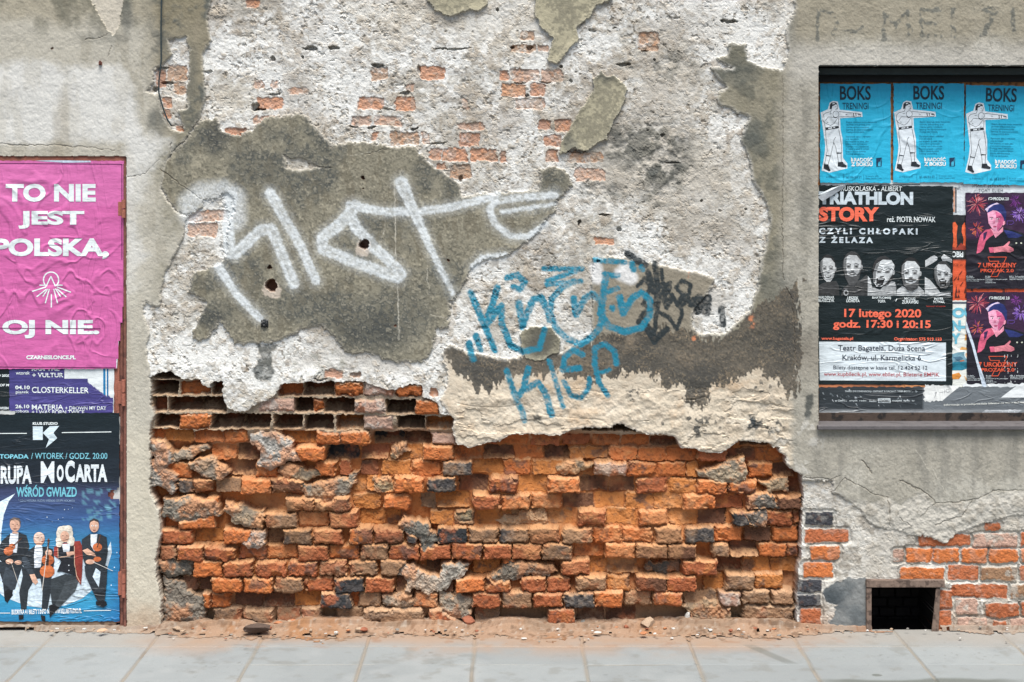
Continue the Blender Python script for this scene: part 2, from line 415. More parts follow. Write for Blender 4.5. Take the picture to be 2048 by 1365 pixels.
# small dark gaps and broken pits in the coat
HOLES = [(620, 96, 15, 4.5, 30), (668, 97, 12, 4, 26), (510, 214, 8, 9, 34), (520, 219, 12, 3, 28), (548, 188, 14, 2, 18), (755, 131, 12, 4, 34), (905, 97, 38, 2.2, 20), (1460, 42, 17, 4, 34),
         (1247, 128, 13, 4.5, 28), (545, 118, 4, 6, 20), (603, 114, 3, 3, 20), (742, 255, 9, 2.5, 26), (828, 258, 9, 3, 26), (706, 254, 8, 2, 18), (1160, 446, 3, 7, 24), (1238, 459, 6, 5, 26),
         (1208, 429, 10, 2.2, 22), (1040, 166, 12, 2, 16), (1090, 165, 14, 2, 16), (1055, 192, 5, 3, 22), (1290, 101, 9, 1.6, 18), (1345, 325, 18, 1.8, 14), (812, 185, 9, 4, 20), (838, 141, 3, 9, 16),
         (415, 143, 8, 3, 18), (1150, 303, 24, 4, 20), (780, 219, 14, 1.6, 12), (995, 19, 3, 4, 22), (1121, 134, 4, 4, 26), (1023, 95, 4, 3, 20), (1060, 95, 6, 4, 18), (1142, 162, 4, 4, 16),
         (920, 357, 4, 6, 22), (335, 165, 12, 4, 26), (320, 135, 16, 3, 20), (428, 775, 8, 8, 45), (640, 759, 14, 2, 16), (875, 287, 22, 2, 14), (310, 178, 5, 6, 20),
         (1185, 62, 8, 3, 14), (1230, 56, 4, 2, 14), (1308, 118, 3, 3, 14), (1425, 162, 2, 2, 14), (1325, 270, 4, 3, 18), (1405, 400, 3, 3, 16), (395, 75, 10, 3, 12), (1490, 420, 3, 2, 14)]
for (u, v, ru, rv, dep) in HOLES:
    s = win(u - ru, v - rv, u + ru, v + rv, 8)
    d = np.sqrt(((WU2[s] + n9[s] - u) / ru) ** 2 + ((WV2[s] + 0.6 * n9[s] - v) / rv) ** 2)
    m = 1 - sstep(0.75, 1.15, d)
    H[s] -= dep * m
# brick of the hidden lower right corner
LOWER = [(1611, 1025, 1667, 1052, 'd'), (1612, 1060, 1697, 1086, 'r'), (1621, 1094, 1680, 1121, 'o'), (1608, 1126, 1666, 1156, 'o'), (1595, 1160, 1644, 1186, 'd'), (1597, 1191, 1643, 1216, 'd'),
         (1601, 1219, 1643, 1249, 'r'), (1838, 1070, 1943, 1093, 'r'), (1949, 1069, 2035, 1097, 'k'), (1970, 1047, 2003, 1062, 'r'), (1787, 1100, 1809, 1125, 'k'), (1813, 1097, 1867, 1127, 'o'),
         (1868, 1098, 1919, 1127, 'o'), (1924, 1099, 1977, 1127, 'o'), (1981, 1100, 2036, 1127, 'o'), (2043, 1099, 2098, 1127, 'o'), (1802, 1137, 1890, 1161, 'o'), (1898, 1132, 1960, 1162, 'r'),
         (1965, 1136, 2035, 1162, 'g'), (2041, 1134, 2120, 1162, 'r'), (1904, 1171, 2016, 1197, 'r'), (2024, 1170, 2110, 1197, 'g'), (1913, 1200, 1957, 1230, 'k'), (1974, 1208, 2039, 1236, 'r'),
         (2045, 1206, 2125, 1234, 'r'), (1917, 1237, 1976, 1262, 'k'), (1987, 1243, 2013, 1266, 'r'), (2022, 1240, 2110, 1266, 'k'), (1878, 1182, 1906, 1222, 'r'), (1876, 1224, 1904, 1270, 'r'),
         (2042, 1066, 2130, 1094, 'r')]
for (u0, v0, u1, v1, c) in LOWER:
    s = win(u0, v0, u1, v1)
    hb = (hash((u0, v0)) % 17) / 17.0
    ring = rect_sd(u0, v0, u1, v1, 3, WU2[s], WV2[s])
    # joint sunk round the brick
    H[s] -= 7 * (1 - sstep(1, 5, np.abs(ring + 2.5)))
    m = np.clip(ring / 1.6 + 0.5, 0, 1)
    lime = sstep(0.15, 0.6, n14[s] + 0.5 * n30[s]) * (0.75 if c in 'kg' else 0.22)
    H[s] = H[s] * (1 - m) + (-5 - 4 * hb + 1.2 * n9[s] + 1.2 * n5[s] + 0.3 * np.minimum(ring, 4)) * m
    cc = BC[c] * (0.92 + 0.2 * hb)
    if c == 'd': cc = cc * np.array([0.85, 0.95, 1.1], dtype=np.float32)
    sub = COL[s]; mix(sub, cc, m * (1 - lime)); mix(sub, BC['b'], m * sstep(0.2, 0.9, n9[s] + 0.5 * n5[s]) * 0.35); COL[s] = sub
    PART[s][m > 0.5] = 2

# ---- the big eroded brick field
ROWS = [  # (top,bottom) at u=300, 1000, 1600, then bricks (u0,u1,height 0-9,colour)
 ((744, 757), (752, 765), (752, 765), [(304, 357, 3, 'b')]),
 ((762, 790), (770, 796), (775, 800), [(303, 354, 0, 'b'), (359, 418, 7, 'o'), (422, 446, 3, 'r'), (555, 603, 5, 'o'), (606, 667, 3, 'b'), (669, 725, 9, 'o'), (728, 788, 9, 'k'), (790, 846, 9, 'o')]),
 ((795, 823), (803, 830), (808, 834), [(303, 331, 5, 'b'), (336, 395, 1, 'b'), (396, 448, 1, 'b'), (518, 585, 9, 'k'), (586, 622, 1, 'b'), (623, 645, 8, 'o'), (646, 708, 1, 'b'), (709, 768, 9, 'k'), (771, 829, 0, 'b'), (830, 878, 9, 'o')]),
 ((829, 858), (836, 862), (860, 868), [(308, 354, 1, 'b'), (354, 418, 9, 'o'), (420, 480, 1, 'b'), (481, 539, 1, 'b'), (546, 602, 0, 'b'), (608, 665, 1, 'b'), (672, 725, 3, 'y'), (727, 784, 9, 'k'), (793, 848, 1, 'b'), (852, 905, 4, 'y'),
    (1166, 1225, 3, 'b'), (1228, 1275, 2, 'b')]),
 ((862, 889), (870, 894), (880, 898), [(300, 324, 6, 'o'), (324, 382, 6, 'y'), (383, 440, 6, 'o'), (441, 492, 7, 'o'), (560, 630, 5, 'y'), (630, 679, 9, 'o'), (681, 738, 9, 'o'), (746, 805, 2, 'd'), (806, 860, 2, 'b'), (864, 912, 7, 'k'),
    (975, 996, 7, 'r'), (1001, 1056, 5, 'o'), (1062, 1119, 6, 'r'), (1126, 1181, 5, 'r'), (1187, 1242, 5, 'o'), (1246, 1302, 5, 'o'), (1305, 1358, 4, 'b'), (1485, 1540, 4, 'b')]),
 ((893, 924), (897, 921), (902, 928), [(418, 468, 6, 'o'), (470, 516, 4, 'b'), (590, 648, 9, 'o'), (652, 712, 3, 'd'), (718, 775, 4, 'b'), (783, 846, 5, 'y'), (847, 905, 9, 'o'), (907, 965, 4, 'o'), (967, 1028, 3, 'b'), (1029, 1087, 5, 'o'),
    (1089, 1139, 2, 'b'), (1140, 1217, 5, 'y'), (1219, 1276, 6, 'o'), (1278, 1337, 6, 'o'), (1338, 1396, 6, 'o'), (1399, 1457, 8, 'r'), (1459, 1514, 5, 'b'), (1517, 1570, 5, 'o')]),
 ((930, 958), (925, 951), (932, 959), [(328, 380, 7, 'o'), (452, 508, 4, 'b'), (508, 552, 7, 'o'), (630, 668, 8, 'o'), (676, 700, 6, 'r'), (720, 752, 5, 'b'), (761, 820, 6, 'y'), (824, 880, 7, 'o'), (884, 943, 9, 'd'), (945, 1006, 5, 'y'), (1008, 1062, 6, 'o'),
    (1066, 1128, 6, 'y'), (1191, 1254, 9, 'k'), (1256, 1313, 7, 'o'), (1316, 1373, 7, 'o'), (1376, 1400, 6, 'y'), (1500, 1550, 7, 'o'), (1552, 1594, 4, 'b')]),
 ((963, 990), (956, 986), (965, 991), [(350, 382, 7, 'd'), (382, 420, 8, 'b'), (425, 478, 6, 'g'), (482, 540, 9, 'o'), (541, 602, 9, 'b'), (702, 730, 5, 'y'), (731, 788, 6, 'y'), (788, 845, 9, 'o'), (853, 911, 9, 'd'), (916, 975, 3, 'b'), (978, 1035, 9, 'r'), (1036, 1093, 5, 'y'),
    (1096, 1160, 9, 'o'), (1161, 1217, 4, 'b'), (1220, 1270, 4, 'b'), (1275, 1335, 7, 'r'), (1339, 1396, 7, 'y'), (1398, 1457, 9, 'o'), (1459, 1515, 9, 'o'), (1582, 1603, 4, 'b')]),
 ((1002, 1026), (991, 1020), (994, 1020), [(410, 432, 8, 'o'), (570, 625, 9, 'b'), (626, 698, 9, 'b'), (704, 758, 6, 'y'), (766, 820, 8, 'o'), (840, 870, 4, 'g'), (872, 938, 3, 'y'), (945, 1001, 9, 'r'), (1003, 1061, 9, 'o'), (1065, 1125, 7, 'o'), (1127, 1190, 5, 'b'),
    (1193, 1250, 5, 'y'), (1253, 1309, 6, 'y'), (1311, 1366, 6, 'y'), (1369, 1432, 9, 'o'), (1433, 1490, 6, 'r'), (1495, 1552, 9, 'd'), (1556, 1606, 9, 'b')]),
 ((1032, 1060), (1024, 1052), (1024, 1052), [(322, 350, 5, 'o'), (355, 427, 8, 'o'), (531, 591, 9, 'd'), (593, 655, 7, 'o'), (658, 714, 9, 'r'), (718, 770, 5, 'y'), (772, 800, 5, 'y'), (860, 905, 6, 'y'), (910, 950, 7, 'g'), (955, 1020, 5, 'y'), (1022, 1094, 5, 'g'), (1098, 1145, 5, 'y'), (1157, 1213, 9, 'r'),
    (1215, 1273, 6, 'y'), (1278, 1336, 8, 'o'), (1342, 1396, 6, 'y'), (1399, 1457, 5, 'b'), (1466, 1535, 9, 'd'), (1535, 1587, 8, 'r'), (1588, 1602, 7, 'r')]),
 ((1062, 1090), (1059, 1088), (1057, 1086), [(319, 381, 8, 'r'), (384, 440, 5, 'y'), (444, 500, 9, 'o'), (530, 563, 5, 'b'), (565, 622, 9, 'd'), (627, 682, 9, 'r'), (697, 744, 9, 'o'), (748, 805, 9, 'b'), (811, 835, 9, 'd'), (876, 934, 9, 'd'), (938, 995, 9, 'g'),
    (997, 1057, 9, 'd'), (1060, 1119, 9, 'b'), (1126, 1185, 9, 'g'), (1188, 1244, 8, 'o'), (1247, 1306, 8, 'o'), (1312, 1364, 9, 'b'), (1372, 1430, 9, 'd'), (1432, 1486, 7, 'o'), (1492, 1546, 6, 'b'), (1549, 1602, 7, 'o')]),
 ((1096, 1125), (1091, 1120), (1091, 1118), [(315, 348, 8, 'g'), (352, 403, 9, 'r'), (406, 468, 9, 'r'), (474, 530, 7, 'r'), (533, 592, 7, 'o'), (595, 655, 9, 'r'), (657, 715, 8, 'o'), (718, 775, 9, 'g'), (777, 836, 9, 'r'), (839, 902, 9, 'r'), (905, 964, 9, 'r'),
    (967, 1022, 9, 'r'), (1025, 1083, 9, 'r'), (1085, 1144, 9, 'd'), (1150, 1208, 6, 'o'), (1211, 1271, 9, 'o'), (1274, 1334, 9, 'b'), (1336, 1394, 9, 'b'), (1425, 1461, 8, 'g'), (1463, 1520, 4, 'b'), (1522, 1578, 7, 'o'), (1580, 1603, 7, 'r')]),
 ((1128, 1156), (1122, 1152), (1124, 1152), [(385, 443, 9, 'o'), (446, 504, 9, 'r'), (511, 570, 9, 'r'), (576, 633, 9, 'r'), (638, 692, 9, 'g'), (697, 752, 9, 'g'), (759, 810, 9, 'g'), (850, 878, 3, 'b'), (945, 1000, 5, 'y'), (1005, 1030, 8, 'o'), (1124, 1180, 9, 'r'),
    (1182, 1215, 5, 'y'), (1216, 1280, 4, 'y'), (1366, 1437, 9, 'r'), (1440, 1490, 3, 'b'), (1492, 1545, 5, 'y'), (1547, 1600, 5, 'y')]),
 ((1160, 1188), (1158, 1187), (1154, 1183), [(362, 390, 6, 'b'), (392, 420, 5, 'b'), (422, 480, 9, 'o'), (485, 543, 9, 'o'), (547, 605, 9, 'g'), (608, 666, 8, 'r'), (669, 727, 9, 'd'), (730, 786, 9, 'r'), (790, 813, 6, 'b'), (880, 905, 6, 'b'), (912, 968, 9, 'o'),
    (972, 1022, 9, 'r'), (1040, 1092, 9, 'r'), (1096, 1140, 8, 'r'), (1154, 1213, 9, 'g'), (1215, 1262, 7, 'y'), (1274, 1333, 9, 'b'), (1335, 1393, 9, 'r'), (1410, 1452, 5, 'y'), (1454, 1510, 8, 'g'), (1513, 1570, 7, 'y')]),
 ((1192, 1220), (1189, 1218), (1187, 1212), [(400, 418, 8, 'o'), (418, 455, 7, 'o'), (463, 520, 5, 'b'), (521, 582, 4, 'b'), (584, 640, 5, 'y'), (640, 702, 9, 'd'), (703, 716, 6, 'o'), (716, 760, 7, 'g'), (828, 876, 8, 'o'), (943, 1002, 9, 'r'), (1005, 1063, 9, 'g'), (1067, 1126, 9, 'r'),
    (1129, 1188, 9, 'd'), (1190, 1246, 9, 'o'), (1250, 1305, 7, 'g'), (1309, 1366, 9, 'r'), (1370, 1436, 6, 'g'), (1440, 1484, 8, 'k'), (1487, 1542, 8, 'g'), (1546, 1588, 8, 'g')]),
 ((1223, 1251), (1222, 1250), (1218, 1252), [(420, 480, 7, 'g'), (484, 545, 8, 'g'), (552, 596, 6, 'g'), (600, 640, 7, 'g'), (671, 726, 7, 'g'), (727, 846, 9, 'g'), (856, 912, 9, 'r'), (950, 1000, 6, 'g'), (1096, 1150, 9, 'r'), (1155, 1210, 4, 'b'), (1215, 1275, 4, 'b'), (1385, 1462, 8, 'g'), (1490, 1592, 7, 'g')]),
]
HB = (-94 + 20 * fbm(110, 3, 31) + 5 * n30 + 2 * n9).astype(np.float32)
CB = np.empty((NV, NU, 3), dtype=np.float32)
CB[:] = lin((193, 123, 73))
mix(CB, lin((164, 99, 60)), sstep(-0.1, 0.7, n30))
low = sstep(1150, 1250, VV) + 0.9 * sstep(1000, 1200, VV) * (sstep(460, 330, UU) + 0.5 * sstep(1400, 1500, UU))
mix(CB, lin((176, 146, 116)), low * 0.75)
# joints standing proud in the upper courses, where the bricks have weathered away behind them
jz = np.clip(sstep(905, 855, VV + 14 * n60), 0, 1)
HB = HB * (1 - jz) + (-22 + 2.5 * n14 + 1.5 * n5) * jz
mix(CB, lin((184, 168, 146)), jz * 0.95)
HP = [-165, -145, -128, -110, -92, -75, -57, -40, -25, -11]
rngb = np.random.default_rng(77)
BRK = np.zeros((NV, NU), dtype=bool)
for (L, Mi, R, bricks) in ROWS:
    for (u0, u1, p, c) in bricks:
        uc = (u0 + u1) / 2
        if uc < 1000:
            f = (uc - 300) / 700; a = L; b = Mi
        else:
            f = min(1, (uc - 1000) / 600); a = Mi; b = R
        v0 = a[0] + (b[0] - a[0]) * f; v1 = a[1] + (b[1] - a[1]) * f
        j = rngb.uniform(-1, 1, 8)
        ero = rngb.uniform(0, 1)
        low_row = v0 > 890
        grow = 2.0 if low_row and p >= 6 else 0.5
        v0 += j[0] * 1.2; v1 += j[1] * 1.2 + (1.5 if low_row else 0)
        s = win(u0, v0, u1, v1, 12)
        um, vm = (u0 + u1) / 2, (v0 + v1) / 2
        hw, hh = (u1 - u0) / 2 + grow * 0.3, (v1 - v0) / 2 + grow * 0.5
        rot = j[2] * (0.035 if p >= 6 else 0.01)
        amp = (0.8 + 1.8 * ero) if p >= 6 else 0.8
        lu = (WU2[s] + amp * n9[s] - um); lv = (WV2[s] + amp * 0.8 * n14[s] - vm)
        lu, lv = lu + lv * rot, lv - lu * rot
        r = 1.8 + 4.5 * ero ** 2 if p >= 6 else 2.0
        sd = rect_sd(-hw, -hh, hw, hh, r, lu, lv)
        m = np.clip(sd / 1.8 + 0.5, 0, 1)
        hp = HP[p] + j[3] * 5
        face = hp + (1.3 + 2.2 * ero) * n14[s] + 1.4 * n5[s] + 1.2 * n9[s]
        if p <= 4:                                      # worn hollow, loose dust banked at its foot
            slope = np.clip((lv + hh * (0.05 + 0.3 * j[4])) / hh, 0, 1.2)
            face = face + slope ** 1.5 * (52 if p < 3 else 42) * (0.75 + 0.4 * j[5])
            face = np.minimum(face, -24)
        elif p <= 6:
            face = face + (lv / hh) * 6 * (1 + j[4]) - 5 * sstep(0.2, 0.9, n30[s])
        else:                                           # proud brick: rounded arrises, chips out of the corners
            face = face - (6 + 10 * ero) * sstep(7, 0, sd) ** 2
            face = face + j[6] * 5 * lu / hw + j[7] * 3 * lv / hh
            chip = sstep(0.35, 0.75, n30[s] * 0.8 + n14[s] * 0.5 + 0.5 * (lv / hh) * abs(j[4])) * (0.35 + 0.65 * ero)
            face = face - 18 * chip * sstep(14, 2, sd)
        HB[s] = HB[s] * (1 - m) + face * m
        cc = BC[c] * (1 + 0.09 * j[5])
        sub = CB[s]
        sub += (cc - sub) * m[..., None]
        if c == 'd':
            mix(sub, lin((128, 118, 108)), m * sstep(0.0, 0.7, n9[s] + 0.5 * j[6]) * 0.7)
            mix(sub, lin((46, 52, 56)), m * sstep(0.1, 0.7, n14[s] - 0.4 * j[6]) * 0.7)
            mix(sub, BC['r'], m * sstep(0.25, 0.8, n30[s] + 0.3 * n9[s] + 0.25 * j[7]) * 0.7)
        elif c == 'k':
            mix(sub, lin((202, 190, 178)), m * sstep(-0.1, 0.5, n14[s] + 0.3 * n5[s]) * 0.75)
            mix(sub, BC['o'], m * sstep(0.2, 0.7, n30[s]) * 0.7)
        elif c == 'g':
            mix(sub, lin((112, 96, 84)), m * sstep(0.0, 0.7, n14[s] + 0.3 * n5[s]) * 0.6)
            mix(sub, BC['r'], m * sstep(0.2, 0.8, n30[s] + 0.4 * j[6]) * 0.6)
        elif c == 'b':
            mix(sub, BC['r'], m * sstep(0.0, 0.8, n30[s] + 0.4 * j[6]) * 0.6)
        else:
            mix(sub, BC['y'], m * sstep(0.1, 0.9, n14[s] + 0.3 * j[6]) * 0.45)
            mix(sub, BC['b'], m * sstep(0.2, 0.9, n9[s] + 0.5 * n5[s] + 0.2 * j[7]) * 0.55)
            if low_row and j[6] > 0.25:
                mix(sub, lin((96, 80, 74)), m * sstep(0.1, 0.6, n30[s] + 0.4 * n9[s]) * 0.65)
        CB[s] = sub
        BRK[s] |= (m > 0.5)
# sand and crumbled mortar fill the joints to just behind the faces round about
def boxblur(a, ru, rv):
    for ax, r in ((1, ru), (0, rv)):
        n = 2 * r + 1
        pad = [(0, 0), (0, 0)]; pad[ax] = (r + 1, r)
        c = np.cumsum(np.pad(a, pad, mode='edge'), axis=ax, dtype=np.float64)
        a = ((c[:, n:] - c[:, :-n]) if ax == 1 else (c[n:] - c[:-n])) / n
    return a.astype(np.float32)
sb = boxblur(boxblur(HB, 26, 14), 14, 8)
fillh = sb - (17 + 10 * n60 + 5 * n14) - 12 * sstep(1020, 1120, VV)
fm = (~BRK) & (jz < 0.5)
HB = np.where(fm, np.maximum(HB, fillh), HB)
soft = boxblur(HB, 2, 2); HB = np.where(fm, soft, HB)
bank = sstep(0.1, 0.6, fbm(170, 3, 52) + 0.4 * n30) * (1 - jz) * sstep(1120, 1040, VV)      # whole stretches buried in sand
cover = np.maximum(HB, (sb - 3 + 5 * n30) * 1.0)
HB = HB * (1 - 0.75 * bank) + 0.75 * bank * np.where(HB > sb + 14, HB, cover)
# deep pores
HB -= 3.5 * sstep(0.7, 0.95, vn(4.2, 3.6, 41))
# lumps of later grey mortar smeared over the bricks
LUMPS = [
 ([(298, 880), (322, 878), (345, 905), (350, 925), (330, 938), (345, 950), (352, 985), (340, 992), (318, 980), (298, 978)], -12, (168, 162, 152)),
 ([(345, 903), (410, 890), (415, 905), (370, 925), (345, 925)], -28, (160, 146, 128)),
 ([(372, 925), (430, 918), (458, 945), (440, 968), (405, 962), (378, 950)], -24, (146, 138, 124)),
 ([(492, 872), (510, 862), (545, 865), (575, 885), (597, 925), (575, 932), (540, 947), (513, 930), (520, 905), (515, 893), (495, 890)], -16, (178, 174, 166)),
 ([(556, 935), (625, 940), (640, 955), (590, 968), (555, 955)], -32, (160, 140, 114)),
 ([(602, 968), (660, 965), (700, 958), (716, 938), (708, 975), (692, 1000), (660, 1004), (606, 998)], -34, (146, 136, 120)),
 ([(320, 1003), (380, 996), (432, 1005), (440, 1035), (400, 1042), (350, 1044), (322, 1035)], -22, (134, 128, 116)),
 ([(446, 1008), (525, 1026), (524, 1064), (500, 1060), (452, 1050)], -26, (164, 146, 122)),
 ([(500, 1062), (528, 1062), (522, 1100), (478, 1098), (497, 1085)], -14, (180, 176, 170)),
 ([(310, 1122), (350, 1125), (384, 1130), (375, 1160), (330, 1162), (310, 1150)], -30, (116, 110, 100)),
 ([(318, 1160), (350, 1165), (404, 1205), (400, 1250), (330, 1256), (318, 1220)], -34, (134, 126, 114)),
 ([(804, 1036), (835, 1040), (860, 1062), (876, 1090), (848, 1102), (830, 1075), (800, 1058)], -16, (112, 110, 102)),
 ([(806, 1126), (825, 1130), (850, 1150), (880, 1155), (876, 1140), (884, 1128), (944, 1128), (932, 1150), (896, 1172), (892, 1186), (870, 1192), (840, 1182), (813, 1194), (812, 1170), (791, 1160)], -14, (172, 166, 154)),
 ([(872, 1188), (910, 1200), (944, 1198), (938, 1244), (900, 1240), (878, 1215)], -30, (160, 150, 134)),
 ([(762, 1190), (822, 1190), (826, 1214), (800, 1222), (762, 1216)], -28, (148, 136, 120)),
 ([(985, 1152), (1020, 1124), (1100, 1132), (1118, 1150), (1062, 1162), (1030, 1170), (990, 1162)], -26, (122, 114, 102)),
 ([(1402, 945), (1450, 928), (1490, 918), (1500, 950), (1480, 970), (1430, 968), (1402, 957)], -16, (170, 154, 130)),
 ([(1108, 940), (1130, 926), (1192, 928), (1188, 945), (1140, 954)], -34, (160, 136, 106)),
 ([(1493, 994), (1552, 984), (1552, 1020), (1500, 1023)], -12, (122, 114, 104)),
 ([(1495, 1028), (1537, 1026), (1532, 1052), (1500, 1054)], -10, (112, 104, 96)),
 ([(1518, 964), (1582, 960), (1582, 986), (1545, 996)], -30, (158, 138, 112)),
 ([(1288, 1134), (1364, 1127), (1364, 1153), (1288, 1153)], -58, (84, 80, 74)),
 ([(1040, 1030), (1090, 1026), (1096, 1050), (1010, 1056), (990, 1046)], -54, (196, 168, 136)),
 ([(780, 898), (806, 890), (818, 905), (802, 912), (786, 925), (778, 915)], -40, (176, 152, 120)),
 ([(740, 958), (775, 955), (782, 985), (744, 990)], -44, (168, 146, 112)),
 ([(905, 1030), (945, 1028), (948, 1050), (912, 1052)], -40, (150, 134, 106)),
 ([(1370, 1215), (1440, 1200), (1470, 1230), (1470, 1256), (1390, 1256)], -34, (168, 142, 112)),
]
LMP = np.zeros((NV, NU), dtype=bool)
for poly, hh, c in LUMPS:
    us = [p[0] for p in poly]; vs = [p[1] for p in poly]
    s = win(min(us), min(vs), max(us), max(vs), 14)
    d = samp(poly_sdf(poly), LU, LV, WU[s] - 3 * n9[s], WV[s])
    m = np.clip(d / 1.6 + 0.5, 0, 1)
    tk = hh - 9 * sstep(9, 0, d) + 6 * n30[s] + 5 * n14[s] + 2 * n5[s] - 3.5 * sstep(0.55, 0.75, 1 - np.abs(n14[s] + 0.4 * n30[s]) * 2.4)
    HB[s] = HB[s] * (1 - m) + tk * m
    sub = CB[s]; sub += (lin(c, 0.9) - sub) * m[..., None]
    mix(sub, lin((120, 112, 102)), m * sstep(-0.3, 0.7, n30[s] - n9[s]) * 0.4)
    mix(sub, lin((196, 136, 94)), m * sstep(0.0, 0.6, n30[s] + 0.3 * n9[s]) * 0.7)
    mix(sub, lin((100, 96, 90)), m * sstep(0.2, 0.8, -n14[s]) * 0.5)
    CB[s] = sub
    LMP[s] |= (m > 0.5)
# brick dust that has settled on every ledge
sl = np.zeros_like(HB)
sl[1:-1] = (HB[2:] - HB[:-2]) / (V[2:] - V[:-2])[:, None]
led = sstep(1.2, 4.5, sl)
led = np.maximum(led, 0.9 * np.roll(led, 1, 0))
dustc = np.empty_like(CB); dustc[:] = lin((215, 163, 116))
mix(dustc, lin((196, 168, 138)), np.clip(low, 0, 1) * 0.8)
mix(dustc, lin((214, 190, 160)), jz * 0.7)
k = (led * (0.55 + 0.45 * sstep(-0.5, 0.3, n14)))[..., None]
CB += (dustc - CB) * k * 0.85
thin = sstep(0.1, 0.9, fbm(150, 3, 51) + 0.35 * n14) * (1 - jz) * 0.42
CB += (dustc * 0.95 - CB) * thin[..., None]
# put the brick field into the wall
CB *= (0.86 - 0.12 * jz + 0.10 * fbm(120, 3, 53))[..., None]
kk = mBR
H = H * (1 - kk) + HB * kk
COL += (CB - COL) * kk[..., None]
PART[kk > 0.5] = 2
PART[(kk > 0.5) & LMP] = 3
# the lime coat crumbles thicker along its lower lip
lip = sstep(-60, -4, br) * (br < 0) * (VV < 960) * (UU < 1600)
H += lip * (5 + 4 * n30) * (1 - kk)

# ---- smooth render: left wall, central patch, right wall, loose flakes
def put(m, h, col):
    global H
    H = H * (1 - m) + h * m
    COL[:] += (col - COL) * m[..., None]
    PART[m > 0.5] = 0
edge_n = 0.5 + 0.5 * sstep(-0.3, 0.4, n9)
def newcol(c):
    a = np.empty((NV, NU, 3), dtype=np.float32); a[:] = lin(c); return a
# central patch
c = newcol((133, 128, 111))
mix(c, lin((156, 150, 131)), sstep(0.0, 0.9, n30 + 0.5 * n5) * 0.6)
mix(c, lin((88, 86, 76)), sstep(0.15, 0.55, vn(3.4, 3.4, 26) + 0.5 * n9 + 0.3 * n14) * 0.55)
mix(c, lin((112, 106, 90)), sstep(0.1, 0.4, fbm(40, 5, 27, 0.5, 1.6, gain=0.7)) * 0.7)
dk = sstep(0.05, 0.75, nb + 0.3 * n14) + blob(430, 275, 36, 40) + blob(650, 262, 22, 45) + blob(495, 330, 45, 50) + blob(650, 350, 30, 24) + blob(850, 350, 30, 42) + blob(905, 375, 24, 40) + \
     blob(1110, 365, 40, 32) + 0.9 * blob(430, 630, 50, 40) + 0.9 * blob(560, 330, 60, 30) + 0.9 * blob(745, 650, 110, 70) + 0.8 * blob(820, 620, 60, 60) + 0.8 * blob(640, 620, 90, 40) + 0.5 * blob(560, 600, 90, 60)
mix(c, lin((76, 79, 76)), np.clip(dk, 0, 1) * (0.36 + 0.5 * sstep(-0.4, 0.4, n5 + n9)))
mix(c, lin((58, 62, 62)), np.clip(blob(430, 275, 34, 38) + blob(740, 670, 95, 45) + blob(650, 262, 16, 36) + blob(425, 640, 36, 26), 0, 1) * 0.7 * (0.6 + 0.4 * sstep(-0.4, 0.4, n5)))
mix(c, lin((176, 168, 146)), sstep(0.45, 0.9, n5 + 0.5 * n9) * 0.4)
mix(c, lin((176, 170, 158)), sstep(7, 0, cp) * edge_n * 0.75)
put(mCP, (1.5 * n60 + 0.8 * n14 + 0.5 * n5 - 3.5 * sstep(4, 0, cp)).astype(np.float32), c)
# left wall and pillar
c = newcol((180, 175, 161)); mix(c, lin((150, 144, 128)), sstep(0.05, 0.6, fbm(60, 5, 77, 0.5, 1.5, gain=0.62)) * 0.45)
mix(c, lin((158, 150, 130)), sstep(70, 20, VV + 16 * n60) * 0.8)
mix(c, lin((110, 108, 94)), sstep(0.0, 0.8, fbm(60, 4, 61, 0.7, 1.6)) * sstep(90, 30, VV) * 0.8)
wp = region([(-140, 128), (60, 118), (150, 130), (195, 120), (232, 118), (262, 150), (277, 220), (296, 262), (340, 266), (365, 268), (362, 310), (338, 326), (300, 345), (285, 420), (290, 500), (287, 560),
             (262, 600), (240, 600), (240, 290), (-140, 290)], True)
mix(c, lin((210, 209, 203)), sstep(-8, 22, wp + 8 * n30) * 0.85); mix(c, lin((186, 182, 170)), sstep(-8, 22, wp) * sstep(0.1, 0.6, fbm(70, 5, 78, 0.5, 1.8, gain=0.6)) * 0.5)
st = sstep(262, 330, UU + 16 * n60 - 0.12 * VV) * sstep(330, 300, VV)
mix(c, lin((128, 120, 98)), st * (1 - sstep(-4, 10, wp)) * 0.85)
mix(c, lin((84, 88, 84)), st * sstep(0.05, 0.6, nb + 0.4 * n14) * (1 - sstep(-4, 10, wp)) * 0.85)
mix(c, lin((92, 94, 88)), (blob(255, 30, 16, 45) + blob(315, 240, 22, 30) + blob(210, 75, 60, 14, 0.5) + blob(385, 170, 16, 90, 0.7) + blob(330, 90, 26, 20, 0.5)) * 0.75)
mix(c, lin((132, 127, 109)), np.clip(blob(358, 340, 62, 70) + blob(385, 260, 40, 60) + 0.7 * blob(345, 430, 34, 60) + 0.5 * blob(330, 560, 30, 60), 0, 1) * (0.75 + 0.25 * n9))
mix(c, lin((86, 88, 82)), np.clip(blob(365, 320, 40, 50) + blob(392, 230, 26, 50), 0, 1) * sstep(-0.1, 0.6, n14 + 0.5 * n5) * 0.7)
mix(c, lin((192, 187, 172)), sstep(420, 640, VV) * sstep(0.9, 0.2, (UU - 250) / 60) * 0.6)
mix(c, lin((200, 192, 172)), sstep(820, 900, VV) * 0.6)
mix(c, lin((150, 140, 120)), sstep(0.2, 0.8, fbm(120, 4, 62, 0.5, 2)) * 0.4)
mix(c, lin((170, 140, 112)), sstep(1190, 1262, VV + 18 * n30) * 0.55)
mix(c, lin((190, 184, 170)), sstep(6, 0, lw) * edge_n * 0.7)
